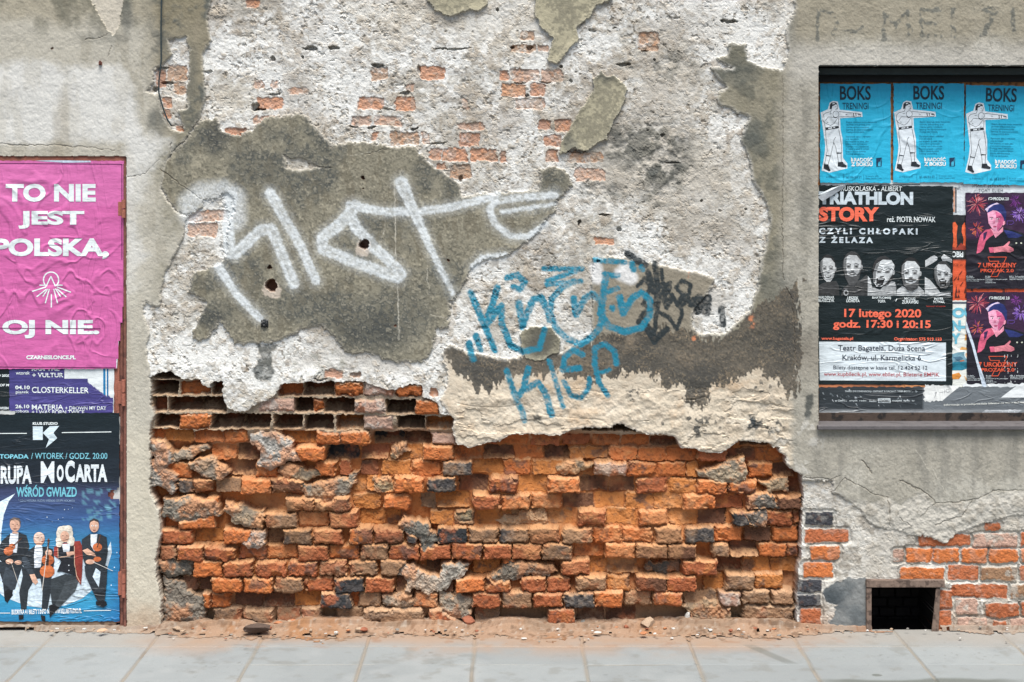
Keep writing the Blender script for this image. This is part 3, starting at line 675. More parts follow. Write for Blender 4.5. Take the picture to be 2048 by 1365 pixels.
hl = (2.5 + 1.6 * n60 + 0.8 * n14 + 0.4 * n5 - 3 * sstep(4, 0, lw)).astype(np.float32)
m2 = hard(H2); hl -= 5 * m2; mix(c, lin((196, 188, 172)), m2 * 0.9)
put(mLW, hl, c)
# right wall: plaster, dark paint band, beige lower coat
c = newcol((162, 157, 144))
mix(c, lin((184, 180, 168)), sstep(-0.1, 0.8, nb) * 0.7); mix(c, lin((132, 128, 116)), sstep(0.0, 0.6, fbm(48, 5, 75, 0.5, 1.6, gain=0.65)) * 0.5); mix(c, lin((118, 115, 104)), sstep(0.3, 0.6, vn(3, 3, 76) + 0.5 * n9) * 0.3)
col1 = sstep(1585, 1545, UU + 10 * n60) * sstep(720, 640, VV)
mix(c, lin((130, 124, 104)), col1 * 0.8)
mix(c, lin((92, 92, 82)), col1 * sstep(0.0, 0.7, n60 + 0.5 * n14) * 0.75)
mix(c, lin((84, 88, 84)), (blob(1506, 270, 34, 44) + blob(1470, 150, 60, 30, 0.7) + blob(1585, 45, 20, 60, 0.6) + blob(1550, 600, 40, 90, 0.7) + blob(1612, 240, 14, 60, 0.35) + blob(1610, 420, 20, 80, 0.4)) * 0.7)
mix(c, lin((150, 142, 122)), sstep(100, 60, VV + 6 * n30) * sstep(1575, 1600, UU) * 0.75)
mix(c, lin((190, 186, 176)), sstep(1560, 1600, UU) * sstep(80, 115, VV) * sstep(190, 130, VV) * 0.6)
mix(c, lin((120, 118, 110)), sstep(0.1, 0.8, fbm(70, 4, 63, 0.4, 2.2)) * sstep(600, 700, VV) * sstep(1570, 1600, UU) * 0.5)
mix(c, lin((118, 110, 98)), sstep(1560, 1600, UU) * sstep(640, 700, VV) * sstep(780, 700, VV) * 0.5)
lowp = region([(1602, 955), (1660, 962), (1668, 985), (1720, 1000), (1800, 1005), (1850, 985), (1870, 1003), (1905, 1004), (1945, 998), (1985, 982), (2190, 978), (2190, 1060), (1900, 1100), (1740, 1070), (1602, 985)], True)
mix(c, lin((192, 187, 176)), sstep(-3, 8, lowp) * 0.75); mix(c, lin((150, 142, 128)), sstep(-3, 8, lowp) * sstep(0.2, 0.6, n14 + 0.4 * n30) * 0.5)
mix(c, lin((118, 115, 104)), sstep(890, 870, VV + 9 * n30) * sstep(858, 864, VV) * sstep(1625, 1650, UU) * 0.35)  # sill's shadow painted as a darker strip on the plaster below it
# old grey patch under the black tag
mix(c, lin((140, 132, 116)), sstep(-4, 10, region([(1180, 505), (1440, 540), (1440, 590), (1395, 690), (1180, 690)])) * 0.9)
# lower beige plaster
bg = sstep(690, 725, VV) * sstep(1592, 1570, UU + 6 * n14)
mix(c, lin((202, 189, 168)), bg); mix(c, lin((178, 162, 140)), bg * sstep(0.15, 0.3, fbm(26, 5, 74, 1.3, 0.8, gain=0.65)) * 0.5)
mix(c, lin((190, 160, 126)), bg * sstep(0.0, 0.8, nb + 0.3 * n14) * 0.6)
mix(c, lin((216, 206, 188)), bg * sstep(0.1, 0.8, -n30) * 0.5)
mix(c, lin((206, 188, 164)), bg * sstep(0.1, 0.5, n9) * 0.3)
DKp = [(884, 690), (901, 684), (928, 696), (968, 706), (1020, 714), (1044, 706), (1047, 670), (1067, 650), (1101, 650), (1124, 672), (1121, 700), (1142, 690), (1182, 672), (1260, 660), (1395, 655), (1400, 674), (1448, 674), (1480, 645),
       (1500, 622), (1600, 560), (1604, 640), (1600, 720), (1588, 794), (1575, 792), (1547, 762), (1514, 742), (1479, 750), (1455, 772), (1418, 777), (1411, 807), (1374, 811), (1367, 774), (1320, 765), (1290, 745), (1250, 745), (1236, 755),
       (1182, 755), (1101, 748), (1040, 752), (1000, 765), (985, 790), (965, 780), (940, 772), (925, 755), (900, 745)]
dd = region(DKp, True) + 9 * fbm(12, 3, 32, 0.6, 1.9) + 7 * vn(3, 4.5, 33)
dm = sstep(-1.5, 2.5, dd)
dcol = newcol((92, 86, 76)); mix(dcol, lin((128, 116, 100)), sstep(-0.1, 0.8, n60 + 0.3 * n9) * 0.8); mix(dcol, lin((60, 60, 57)), sstep(0.0, 0.8, -nb + 0.4 * n30) * 0.75)
mix(dcol, lin((58, 60, 59)), (blob(1085, 690, 45, 40) + blob(1400, 760, 80, 45) + blob(960, 735, 70, 28) + 0.6 * blob(1300, 730, 60, 30)) * 0.8)
mix(dcol, lin((196, 172, 140)), sstep(0.7, 0.9, vn(3.2, 2.8, 30) * 0.8 + 0.4 * n14) * sstep(10, 40, np.abs(dd) * 0 + 50 - dd) * 0.6)
mix(dcol, lin((52, 53, 51)), sstep(0.1, 0.5, vn(3, 4.5, 28) + 0.5 * n9) * 0.5); mix(dcol, lin((120, 108, 90)), sstep(0.25, 0.6, vn(2.6, 2.6, 29) + 0.4 * n14) * 0.6)
c += (dcol - c) * (dm * 0.95)[..., None]
spk = sstep(0.35, 0.6, n9 + 0.5 * n5) * np.clip(blob(1505, 840, 22, 24, 1.4) + blob(1548, 852, 26, 22) + blob(1330, 852, 20, 16) + blob(1390, 850, 30, 26) + blob(1440, 850, 40, 30, 0.8) + blob(1380, 870, 50, 20, 0.7) + blob(1265, 790, 18, 14) + blob(1520, 780, 26, 18) + blob(1330, 800, 20, 12, 0.8), 0, 1)
mix(c, lin((70, 72, 70)), spk * 0.9)
mix(c, lin((48, 56, 60)), blob(1505, 842, 15, 18) * 0.8 * sstep(-0.3, 0.3, n5 + n9))
mix(c, lin((62, 62, 58)), blob(1075, 838, 14, 9) * sstep(-0.4, 0.2, n9) * 0.9)
mix(c, lin((66, 70, 68)), sstep(-2, 4, region([(1612, 790), (1626, 785), (1628, 810), (1618, 842), (1608, 838)])) * 0.85)
mix(c, lin((206, 130, 90)), (blob(1505, 645, 7, 14) + blob(1390, 685, 6, 9) + blob(1372, 545, 9, 6)) * sstep(-0.2, 0.3, n9) * 0.8)
mix(c, lin((206, 202, 192)), sstep(8, 0, pr) * edge_n * 0.6)
mix(c, lin((204, 200, 190)), sstep(22, 4, np.abs(region([(1560, 860), (1640, 850), (1625, 900), (1605, 960), (1570, 920)]))) * sstep(0.0, 0.5, n14) * 0.6)
hp_ = (2.0 + 1.8 * n60 + 0.9 * n14 + 0.5 * n5 - 3 * sstep(4, 0, pr) + sstep(-3, 8, lowp) * (1.6 * n14 + 1.5 * n9 - 3 * sstep(24, 0, pr))).astype(np.float32)
# lumpy eroded lower coat
lump = sstep(760, 800, VV) * sstep(1600, 1570, UU) * sstep(880, 930, UU)
hp_ += lump * (5 * fbm(60, 3, 71, 1.6, 0.7) + 3 * n30 + 1.5 * n14 + 1.0 * n9 - 4.5 * sstep(0.12, 0.24, fbm(46, 5, 73, 1.7, 0.6, gain=0.62)))
hp_ -= lump * 1.5 * sstep(0.75, 1.0, 1 - np.abs(fbm(90, 3, 72, 2.2, 0.8)) * 3)
cw = sstep(1580, 1600, UU); hp_ += 4 * cw * sstep(690, 640, VV) + 4 * cw * sstep(700, 760, VV)
put(mPR, hp_, c)
# flakes of the old skim still holding on
c = newcol((170, 163, 138)); mix(c, lin((120, 116, 100)), sstep(0.0, 0.7, nb + 0.5 * n5) * 0.7); mix(c, lin((196, 190, 170)), sstep(4, 0, fl) * edge_n * 0.6)
mix(c, lin((98, 98, 90)), (blob(1205, 155, 26, 20) + blob(1140, 290, 20, 20)) * 0.7)
mix(c, lin((86, 84, 76)), (blob(1080, 685, 50, 40)) * 0.95)
put(mFL, (2.0 + 1.0 * n60 + 0.5 * n14 + 4 * sstep(14, 0, fl)).astype(np.float32), c)
# cement patch beside the cellar opening
cm = hard(region([(1668, 1165), (1700, 1160), (1735, 1160), (1737, 1270), (1655, 1270), (1662, 1240), (1672, 1210), (1650, 1205), (1648, 1178)], True))
c = newcol((128, 130, 128)); mix(c, lin((92, 98, 100)), sstep(0, 0.6, n60) * 0.8); mix(c, lin((60, 68, 72)), blob(1665, 1192, 22, 20) * 0.8)
put(cm, (-2 + 1.5 * n30 + 1.0 * n9).astype(np.float32), c)

# faded lettering over the window and fine cracks
fade = samp(strokes([(4, 4, [(1636, 20), (1634, 78)]), (4, 4, [(1636, 20), (1660, 26), (1674, 48), (1664, 70)]), (3, 3, [(1690, 62), (1712, 64), (1722, 54)]), (4, 4, [(1768, 80), (1768, 22), (1790, 52), (1814, 24), (1818, 78)]),
      (4, 4, [(1842, 20), (1842, 72), (1880, 72)]), (4, 4, [(1842, 20), (1878, 20)]), (4, 4, [(1842, 46), (1872, 46)]), (4, 4, [(1905, 20), (1908, 76)]), (5, 5, [(1950, 20), (1992, 20), (1964, 72)]), (4, 4, [(2022, 18), (2028, 62)])]), SU, SV, WU2, WV2)
mix(COL, lin((98, 100, 94)), sstep(-1.5, 1.5, fade + 2 * n9) * sstep(-0.8, 0.2, n14 + n5) * 0.8 * mPR)
cracks = samp(strokes([(1.1, 0.8, [(1604, 955), (1660, 958), (1680, 952)]), (1.0, 0.8, [(1665, 985), (1690, 958), (1715, 970), (1750, 990), (1778, 993)]), (1.4, 1, [(1725, 920), (1745, 945)]), (0.9, 0.7, [(1775, 993), (1778, 1020), (1780, 1050)]),
      (1.1, 0.9, [(1800, 960), (1850, 985), (1870, 1005), (1905, 1004), (1945, 1000), (1985, 982), (2060, 980)]), (1, 0.8, [(1870, 1005), (1840, 1035)]), (1, 0.8, [(1800, 1035), (1822, 1052)]), (1.1, 0.8, [(1870, 1050), (1925, 1030), (1945, 1000)]),
      (0.9, 0.7, [(170, 78), (190, 79), (215, 70)]), (0.8, 0.6, [(215, 115), (222, 92)]), (0.8, 0.6, [(255, 355), (290, 348), (320, 320)]), (1, 0.8, [(0, 289), (120, 291), (230, 300)]), (1, 0.7, [(342, 285), (340, 322)]),
      (1.0, 0.8, [(1572, 575), (1585, 600), (1588, 660), (1592, 740), (1600, 770)]), (0.9, 0.7, [(1565, 150), (1566, 560)]), (0.9, 0.8, [(730, 310), (780, 297)]), (1.1, 0.8, [(640, 335), (665, 336)]), (1, 0.8, [(320, 338), (360, 370), (400, 400)])]), SU, SV, WU2, WV2)
H -= 3.0 * sstep(-0.8, 0.7, cracks)
mix(COL, lin((96, 88, 76)), sstep(-0.9, 0.6, cracks) * 0.55)
scr = samp(strokes([(0.9, 0.7, [(789, 360), (790, 470), (795, 560), (797, 680)]), (0.7, 0.5, [(855, 525), (857, 590)]), (0.6, 0.5, [(770, 440), (758, 520)]), (0.7, 0.5, [(862, 628), (900, 640)]), (0.7, 0.5, [(1712, 905), (1715, 990)]),
      (0.6, 0.5, [(1700, 900), (1780, 915)]), (0.7, 0.5, [(1860, 930), (1890, 985)]), (0.6, 0.5, [(1830, 900), (1870, 960)]), (1.0, 0.9, [(1183, 590), (1184, 690)]), (0.5, 0.5, [(700, 312), (760, 302)])]), SU, SV, WU2, WV2)
mix(COL, lin((206, 200, 184)), sstep(-0.8, 0.6, scr) * 0.75)
drip = region([(506, 686), (550, 686), (546, 722), (551, 748), (534, 763), (512, 754), (506, 738), (516, 715)], True, 1.0)
mix(COL, lin((78, 82, 79)), sstep(-2, 3, drip) * 0.85 * (0.7 + 0.3 * sstep(-0.5, 0.3, n9)))
mix(COL, lin((150, 150, 140)), sstep(-2, 8, region([(555, 705), (680, 700), (700, 735), (640, 755), (570, 748)], True)) * sstep(-0.2, 0.5, n14) * 0.55)
# bolt holes in the patch, ringed with broken lime
for (u, v, r, dep) in [(728, 489, 10, 55), (543, 571, 12, 50), (540, 535, 4, 26), (725, 354, 4, 26), (1195, 520, 3, 16), (727, 378, 2, 14), (896, 521, 3, 10), (105, 97, 3, 8), (790, 652, 3, 5)]:
    s = win(u - r, v - r, u + r, v + r, 14)
    d = np.sqrt((WU2[s] + n9[s] - u) ** 2 + (WV2[s] + n9[s] - v) ** 2)
    sub = COL[s]; mix(sub, lin((198, 184, 168)), sstep(r * 1.6, r * 1.2, d + 0.35 * (v - VV[s[0]]) + 3 * n9[s]) * (r > 5) * 0.8); mix(sub, lin((120, 84, 66)), sstep(r * 1.1, r * 0.8, d)); COL[s] = sub
    H[s] -= dep * (1 - sstep(0.7 * r, 1.05 * r, d))

# ---- sprayed writing
WHITE = [(a - 1.3, b - 1.3, c_) for a, b, c_ in [(13, 12, [(463, 392), (456, 440), (458, 505), (470, 508), (520, 462), (542, 458), (560, 500), (588, 568)]), (10, 8, [(437, 534), (470, 585), (520, 638)]),
         (12, 10, [(541, 388), (565, 430), (600, 490), (632, 562)]), (10, 9, [(700, 412), (770, 424), (837, 424), (904, 414), (995, 392)]),
         (13, 12, [(712, 412), (682, 447), (645, 475), (645, 497), (702, 522), (795, 556), (802, 548), (780, 524), (743, 490), (712, 455), (700, 430)]),
         (14, 6, [(802, 366), (822, 410), (842, 455), (870, 515), (906, 588)]), (9, 7, [(1110, 390), (1040, 396), (990, 404), (978, 418), (990, 448), (1020, 472), (1055, 474), (1092, 448)]),
         (6, 5, [(1005, 424), (1050, 418), (1112, 408)]), (8, 5, [(946, 534), (962, 516), (1012, 508)])]]
BLUE = [(7, 6, [(938, 689), (946, 720)]), (7, 5, [(952, 673), (962, 702)]), (7, 6, [(941, 586), (960, 630), (975, 665), (990, 702)]), (7, 6, [(995, 576), (985, 610), (972, 646)]),
        (7, 6, [(972, 650), (1003, 612), (1004, 650), (1020, 690), (1044, 704), (1078, 697), (1089, 660)]), (6, 6, [(1014, 556), (1034, 550), (1050, 565), (1040, 580), (1027, 574)]),
        (7, 7, [(1037, 606), (1045, 654), (1058, 618), (1066, 600), (1082, 596), (1094, 620), (1099, 640)]), (6, 6, [(1148, 563), (1125, 575), (1104, 598), (1101, 629), (1111, 656), (1135, 679), (1152, 686)]),
        (7, 6, [(1148, 598), (1152, 630), (1170, 598), (1185, 588), (1202, 602), (1206, 632), (1199, 656), (1182, 676), (1160, 690)]), (5, 5, [(1088, 538), (1165, 538), (1094, 563)]), (5, 5, [(1094, 570), (1162, 563)]),
        (5, 5, [(1189, 520), (1249, 525)]), (6, 5, [(1209, 549), (1236, 552)]), (7, 6, [(1213, 552), (1206, 585), (1202, 629), (1216, 652), (1249, 664), (1283, 656), (1300, 632), (1300, 600), (1283, 585)]),
        (5, 5, [(1206, 586), (1235, 577)]), (7, 6, [(1239, 595), (1246, 627), (1266, 596), (1281, 586)]), (6, 6, [(1224, 615), (1225, 618)]), (6, 6, [(1263, 528), (1267, 540)]), (5, 5, [(1282, 535), (1285, 540)]),
        (6, 6, [(1013, 741), (1031, 796)]), (6, 6, [(1057, 737), (1047, 777), (1032, 803), (1044, 821), (1049, 842)]), (6, 7, [(1051, 780), (1076, 765), (1090, 784), (1103, 829)]), (5, 5, [(1098, 722), (1112, 765), (1126, 814)]),
        (6, 6, [(1165, 710), (1148, 700), (1130, 714), (1125, 740), (1160, 737)]), (5, 5, [(1128, 764), (1142, 791), (1162, 797), (1177, 778), (1179, 757)]), (6, 5, [(1233, 727), (1229, 703), (1210, 688), (1190, 697), (1189, 727), (1199, 767), (1216, 792)]), (4, 4, [(1192, 748), (1219, 740)])]
BLACK = [(8, 7, [(1257, 508), (1270, 520), (1290, 530)]), (6, 4, [(1310, 528), (1313, 555), (1317, 598), (1313, 629), (1307, 683)]), (4, 4, [(1276, 572), (1290, 556), (1300, 575), (1286, 609), (1303, 619), (1316, 580)]), (6, 5, [(1296, 545), (1308, 585), (1325, 568), (1338, 572), (1324, 592), (1334, 615), (1344, 592)]),
         (4, 4, [(1344, 592), (1358, 614), (1366, 590), (1352, 576), (1364, 561), (1381, 571), (1377, 598), (1361, 615), (1364, 629), (1354, 659), (1337, 635), (1317, 624)]), (6, 6, [(1278, 645), (1290, 625)]), (7, 6, [(1293, 652), (1309, 683), (1334, 659)]),
         (9, 8, [(1384, 607), (1398, 597), (1396, 622), (1416, 597), (1414, 626)]), (7, 6, [(1443, 618), (1447, 650)]), (4, 4, [(1322, 540), (1330, 600), (1335, 570)]), (5, 5, [(1340, 566), (1336, 586)]), (6, 6, [(1362, 600), (1370, 590)])]
def spray(paths, col, soft, part, dens):
    d = samp(strokes(paths), SU, SV, WU2 * 0.35 + UU * 0.65, WV2 * 0.35 + VV * 0.65)
    a = sstep(-soft, soft * 0.9, d + 1.0 * fine)
    if part == 4: a = a * (1 - 0.34 * sstep(5.5, 9, d + 1.5 * n9) * (0.6 + 0.4 * n14)) * (1 - 0.3 * sstep(0.2, 0.8, n30)); a = np.maximum(a, 0.22 * sstep(-16, 2, d + 3 * fine))
    gap = 1 - sstep(14, 28, -H) * 0.8                       # deep pits stay bare
    a2 = np.clip(a * gap * (dens + 0.25 * n5 + 0.22 * n30 + 0.14 * fine), 0, 0.97)
    mix(COL, lin(col), a2)
    PART[(d > 0) & (H > -30)] = part
mix(COL, lin((222, 226, 226)), sstep(-22, 2, samp(strokes([(10, 10, [(380, 430), (378, 405), (402, 386), (446, 382), (470, 395), (472, 440)])]), SU, SV, UU + 0 * VV, VV + 0 * UU)) * (0.55 + 0.2 * fine))
mix(COL, lin((226, 226, 224)), sstep(-6, 5, samp(strokes([(12, 12, [(1192, 536), (1195, 556)]), (14, 12, [(1250, 540), (1262, 556), (1240, 548)])]), SU, SV, UU + 0 * VV, VV + 0 * UU)) * 0.8)
spray(WHITE, (214, 219, 219), 4.2, 4, 0.88)
spray(BLACK, (36, 45, 48), 1.7, 6, 0.98)
spray(BLUE, (25, 122, 146), 2.2, 5, 0.92)
COL *= (1 + 0.05 * fine)[..., None]
COL = np.clip(COL, 0.004, 0.9)

# ---- openings: door niche, window recess, cellar hole (real recesses)
def recess(u0, v0, u1, v1, dep, jitter=0.8):
    s = win(u0, v0, u1, v1, 6)
    m = rect_sd(u0, v0, u1, v1, 3, UU + jitter * n14[s][:, :] * 0 + jitter * n9[s] if False else np.broadcast_to(UU, (NV, NU))[s] + jitter * n9[s], np.broadcast_to(VV, (NV, NU))[s] + jitter * n9[s]) > 0
    hs = H[s]; hs[m] = -dep; H[s] = hs
    return s, m
s, m = recess(-340, 313, 253, 1300, 40); sub = COL[s]; sub[m] = lin((90, 70, 60)); COL[s] = sub; PART[s][m] = 0
s, m = recess(1637, 131, 2420, 853, 150); sub = COL[s]; sub[m] = lin((70, 68, 64)); COL[s] = sub; PART[s][m] = 0
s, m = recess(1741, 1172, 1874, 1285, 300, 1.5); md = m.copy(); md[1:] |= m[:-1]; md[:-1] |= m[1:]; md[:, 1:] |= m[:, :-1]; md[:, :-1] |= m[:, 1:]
sub = COL[s]; sub[md] = lin((34, 31, 29)); COL[s] = sub; PART[s][m] = 2  # hole and its rim coloured near-black, shade put into the brick colour

# ---- split the relief into the wall's parts
wall = empty("building_wall", (0, 0, 0), "weathered plaster wall with crumbling orange brickwork, peeling grey render and sprayed writing", "wall")
X = ((U - 1024) * S)[None, :].repeat(NV, 0)
Z = ((BASE - V) * S)[:, None].repeat(NU, 1)
CO = np.stack([X, -H * 0.001, Z], -1).reshape(-1, 3).astype(np.float32)
CF = COL.reshape(-1, 3)
idx = np.arange(NU * NV, dtype=np.int64).reshape(NV, NU)
Q = np.stack([idx[:-1, :-1], idx[1:, :-1], idx[1:, 1:], idx[:-1, 1:]], -1).reshape(-1, 4)
FP = PART[:-1, :-1].ravel()
PARTS = [(0, "plaster", M_PLASTER, None), (1, "lime_coat", M_COAT, "rough white lime coat between the grey plaster and the bricks"), (2, "brickwork", M_BRICK, None), (3, "mortar_lumps", M_COAT, "grey mortar smeared over the worn bricks"),
         (4, "graffiti", M_SPRAY, "large white sprayed letters across the grey plaster"), (5, "graffiti", M_SPRAY, "blue sprayed words in two lines"), (6, "graffiti", M_SPRAY, "small black tangled tag beside the blue words")]
for code, nm, mt, lab in PARTS:
    q = Q[FP == code]
    used, inv = np.unique(q, return_inverse=True)
    me = np_mesh(nm, CO[used], inv.reshape(-1, 4), CF[used])
    tag(link(nm, me, mt, wall), lab)
del COL, CB, CO, CF, Q, WU, WV, H, HB
# ------------------------------------------------------------------ ground
GU = axis(-8.0, -2.5, 2.5, 8.0, 0.006, 0.25)          # x in metres
GV = axis(-2.2, -1.1, 0.0, 0.02, 0.005, 0.02)           # y in metres
gn = lambda s, o, sd: fbm(s, o, sd, uu=GU, vv=GV)
gx = GU[None, :].astype(np.float32); gy = GV[:, None].astype(np.float32)
wob = 0.002 * gn(0.25, 2, 301)
JY = [-0.205, -0.425, -0.86, -1.30, -1.74]
row = np.zeros((len(GV), len(GU)), dtype=int)
for y in JY: row += (gy + wob < y)
off = np.array([0.0, 0.0, 0.0, 0.21, 0.0, 0.21])[row]
PW = 0.4285; X0 = (949 - 1024) * S * 0.968
ph = ((gx + wob - X0 + off) / PW)
slab = np.floor(ph)
dxj = np.minimum(ph - slab, 1 - (ph - slab)) * PW
dyj = np.min(np.stack([np.abs(gy + wob - y) for y in JY]), 0)
thin_row = np.abs(gy + wob + 0.425) < 0.03
joint = np.maximum(sstep(0.0085, 0.004, dxj), sstep(0.006, 0.002, dyj) * np.where(thin_row, sstep(-0.2, 0.5, gn(0.4, 2, 302)) * 0.8, 1.0) * (gx > -9))
hg = 0.0012 * gn(0.3, 3, 303) + 0.0004 * gn(0.03, 2, 304) - 0.004 * joint
rnd = np.random.default_rng(5).uniform(-1, 1, (12, 64))
sv = rnd[row % 12, (slab.astype(int)) % 64]
hg = hg + 0.001 * sv
GK = 0.44
gc = np.empty((len(GV), len(GU), 3), dtype=np.float32); gc[:] = lin((186, 192, 191), GK)
gc *= (1 + 0.05 * sv + 0.05 * gn(0.5, 4, 305))[..., None]
def gmix(c, m, k=0.44):
    global gc
    gc += (lin(c, k) - gc) * np.clip(m, 0, 1)[..., None]
gmix((170, 176, 176), sstep(0.1, 0.8, gn(0.12, 4, 306)) * 0.4)
gmix((206, 210, 208), sstep(0.2, 0.9, gn(0.2, 4, 307)) * 0.4)
gmix((182, 174, 158), joint * 0.8)
gmix((140, 134, 122), joint * sstep(0.2, 0.8, gn(0.15, 3, 308)) * 0.5)
gmix((160, 160, 152), sstep(0.25, 0.8, gn(0.08, 5, 316)) * 0.45)
gmix((196, 182, 164), sstep(0.02, 0.0, dxj) * sstep(-0.2, 0.6, gn(0.2, 3, 317)) * 0.35)
gmix((150, 152, 148), sstep(0.75, 0.9, vn(0.012, 0.012, 318, GU, GV)) * sstep(0.1, 0.7, gn(0.3, 3, 319)) * 0.7)
near = sstep(-0.27, -0.10, gy + 0.05 * gn(0.35, 4, 309))
mid = sstep(-1.65, -1.2, gx) * sstep(1.6, 1.0, gx)
gmix((212, 178, 148), near * (0.25 + 0.75 * mid) * 0.8)
gmix((200, 196, 186), near * (1 - mid) * 0.6)
gmix((208, 176, 148), sstep(0.0, 0.8, gn(0.25, 5, 310)) * sstep(-0.42, -0.15, gy) * mid * 0.75)
gmix((188, 140, 104), sstep(0.35, 0.8, gn(0.05, 4, 320)) * sstep(-0.30, -0.1, gy) * mid * 0.5)
# damp stains at the near edge and small dark spots
wet = sstep(-0.57, -0.60, gy + 0.02 * gn(0.2, 3, 311)) * sstep(1.05, 1.25, gx) * sstep(1.95, 1.75, gx)
wet = np.maximum(wet, sstep(-0.6, -0.63, gy + 0.01 * gn(0.1, 2, 312)) * sstep(0.22, 0.26, gx) * sstep(0.40, 0.36, gx))
wet = np.maximum(wet, sstep(1.0, 0.7, np.sqrt(((gx - 1.36) / 0.022) ** 2 + ((gy + 0.545) / 0.016) ** 2)))
wet = np.maximum(wet, 0.6 * sstep(1.0, 0.6, np.abs((gx - 1.02) + 0.55 * (gy + 0.33)) / 0.03) * sstep(0.14, 0.08, np.abs(gy + 0.30)))
gmix((122, 126, 116), wet * 0.75)
spots = sstep(0.8, 0.95, vn(0.05, 0.03, 313, GU, GV)) * sstep(0.3, 0.8, gn(0.5, 2, 314))
gmix((130, 136, 136), spots * 0.7)
M_PAVE = mat("paving_stone", attr=True, rough=0.8, vary=0.13, vscale=330, spec=0.25, bump=[(500, 0.35, 0.0015, False), (60, 0.2, 0.003, False)])
gi = np.arange(len(GU) * len(GV)).reshape(len(GV), len(GU))
gq = np.stack([gi[:-1, :-1], gi[:-1, 1:], gi[1:, 1:], gi[1:, :-1]], -1).reshape(-1, 4)
gco = np.stack([np.broadcast_to(gx, hg.shape), np.broadcast_to(gy, hg.shape), hg], -1).reshape(-1, 3)
tag(link("pavement", np_mesh("pavement", gco, gq, gc.reshape(-1, 3)), M_PAVE), kind="structure")
del gco, gq

import bmesh
def bm_obj(name, bm, mats, parent=None, smooth=False):
    me = bpy.data.meshes.new(name)
    bmesh.ops.recalc_face_normals(bm, faces=bm.faces)
    bm.to_mesh(me); bm.free()
    if smooth:
        for p in me.polygons: p.use_smooth = True
    return link(name, me, mats, parent)

def box(bm, x0, x1, y0, y1, z0, z1, bev=0.0, mi=0):
    r = bmesh.ops.create_cube(bm, size=1)
    for v in r["verts"]:
        v.co = Vector(((x0 + x1) / 2 + v.co.x * (x1 - x0), (y0 + y1) / 2 + v.co.y * (y1 - y0), (z0 + z1) / 2 + v.co.z * (z1 - z0)))
    fs = set()
    for v in r["verts"]: fs |= set(v.link_faces)
    for f in fs: f.material_index = mi
    if bev:
        es = set()
        for v in r["verts"]: es |= set(v.link_edges)
        bmesh.ops.bevel(bm, geom=list(es), offset=bev, segments=2, affect='EDGES', profile=0.5)

def pbox(bm, u0, v0, u1, v1, yf, yb, bev=0.0):
    """box whose front face covers the given photo pixels at depth yf"""
    x0, _, z1 = W(u0, v0, yf); x1, _, z0 = W(u1, v1, yf)
    box(bm, x0, x1, yf, yb, z0, z1, bev)

def tube(bm, pts, r, n=8):
    prev = None
    for i, p in enumerate(pts):
        p = Vector(p)
        a = Vector(pts[max(0, i - 1)]); b = Vector(pts[min(len(pts) - 1, i + 1)])
        t = (b - a).normalized()
        x = t.cross(Vector((0, 1, 0)));
        if x.length < 1e-4: x = t.cross(Vector((1, 0, 0)))
        x.normalize(); yv = t.cross(x)
        ring = [bm.verts.new(p + r * (math.cos(2 * math.pi * k / n) * x + math.sin(2 * math.pi * k / n) * yv)) for k in range(n)]
        if prev:
            for k in range(n):
                bm.faces.new((prev[k], prev[(k + 1) % n], ring[(k + 1) % n], ring[k]))
        else:
            bm.faces.new(ring[::-1])
        prev = ring
    bm.faces.new(prev)

M_ASPH = mat("asphalt", base=(0.055, 0.056, 0.058), rough=0.95, vary=0.25, vscale=90, bump=[(200, 0.5, 0.004, False)])
M_KERB = mat("kerb_stone", base=(0.30, 0.30, 0.29), rough=0.85, vary=0.15, vscale=60, bump=[(150, 0.4, 0.003, False)])
bm = bmesh.new(); box(bm, -12, 12, -2.36, -2.204, -0.2, -0.002, 0.012)
tag(bm_obj("kerb", bm, M_KERB), kind="structure")
bm = bmesh.new()
vs = [bm.verts.new(p) for p in ((-150, -150, -0.13), (150, -150, -0.13), (150, 150, -0.13), (-150, 150, -0.13))]
bm.faces.new(vs)
tag(bm_obj("road", bm, M_ASPH), kind="structure")

# brick dust banked against the foot of the wall
DU = np.arange(-2.15, 2.3, 0.006); DV = np.arange(-0.34, 0.06, 0.006)
dn = lambda s, o, sd: fbm(s, o, sd, uu=DU, vv=DV)
dx = DU[None, :]; dy = DV[:, None]
dmid = sstep(-1.6, -1.25, dx) * sstep(1.45, 1.1, dx)
edge = 0.03 + 0.075 * dmid + 0.035 * dn(0.4, 4, 401) + 0.018 * dn(0.08, 3, 402)
dens = -dy / np.maximum(edge, 0.01)
dh = (0.002 + 0.028 * dmid * (0.45 + 0.75 * sstep(-0.6, 0.7, dn(0.16, 4, 413))) + 0.007 * (1 - dmid)) * np.clip(1 - dens, 0, 1) ** 1.3 + (0.004 * np.abs(dn(0.05, 3, 403)) + 0.002 * dn(0.018, 2, 404)) * np.clip(1.15 - dens, 0, 1)
dh = np.where(dy > -0.004, dh + 0.01, dh)
keep = ~((dx > 1.475) & (dx < 1.75) & (dy > -0.012)) & (dens < 1.0 + 0.45 * dn(0.03, 4, 405)) & (dn(0.025, 2, 406) > dens * 1.5 - 1.9)
dcol = np.empty(dh.shape + (3,), dtype=np.float32); dcol[:] = lin((200, 166, 138), 0.46)
def dmix(c, m):
    dcol[:] += (lin(c, 0.46) - dcol) * np.clip(m, 0, 1)[..., None]
dmix((196, 142, 98), sstep(0.0, 0.7, dn(0.2, 4, 407)) * 0.8)
dmix((176, 150, 126), sstep(0.1, 0.7, dn(0.12, 4, 408)) * 0.7)
dmix((190, 180, 166), (1 - dmid) * 0.7 * np.ones_like(dh))
dmix((120, 96, 78), sstep(0.45, 0.8, dn(0.03, 3, 409)) * 0.6)
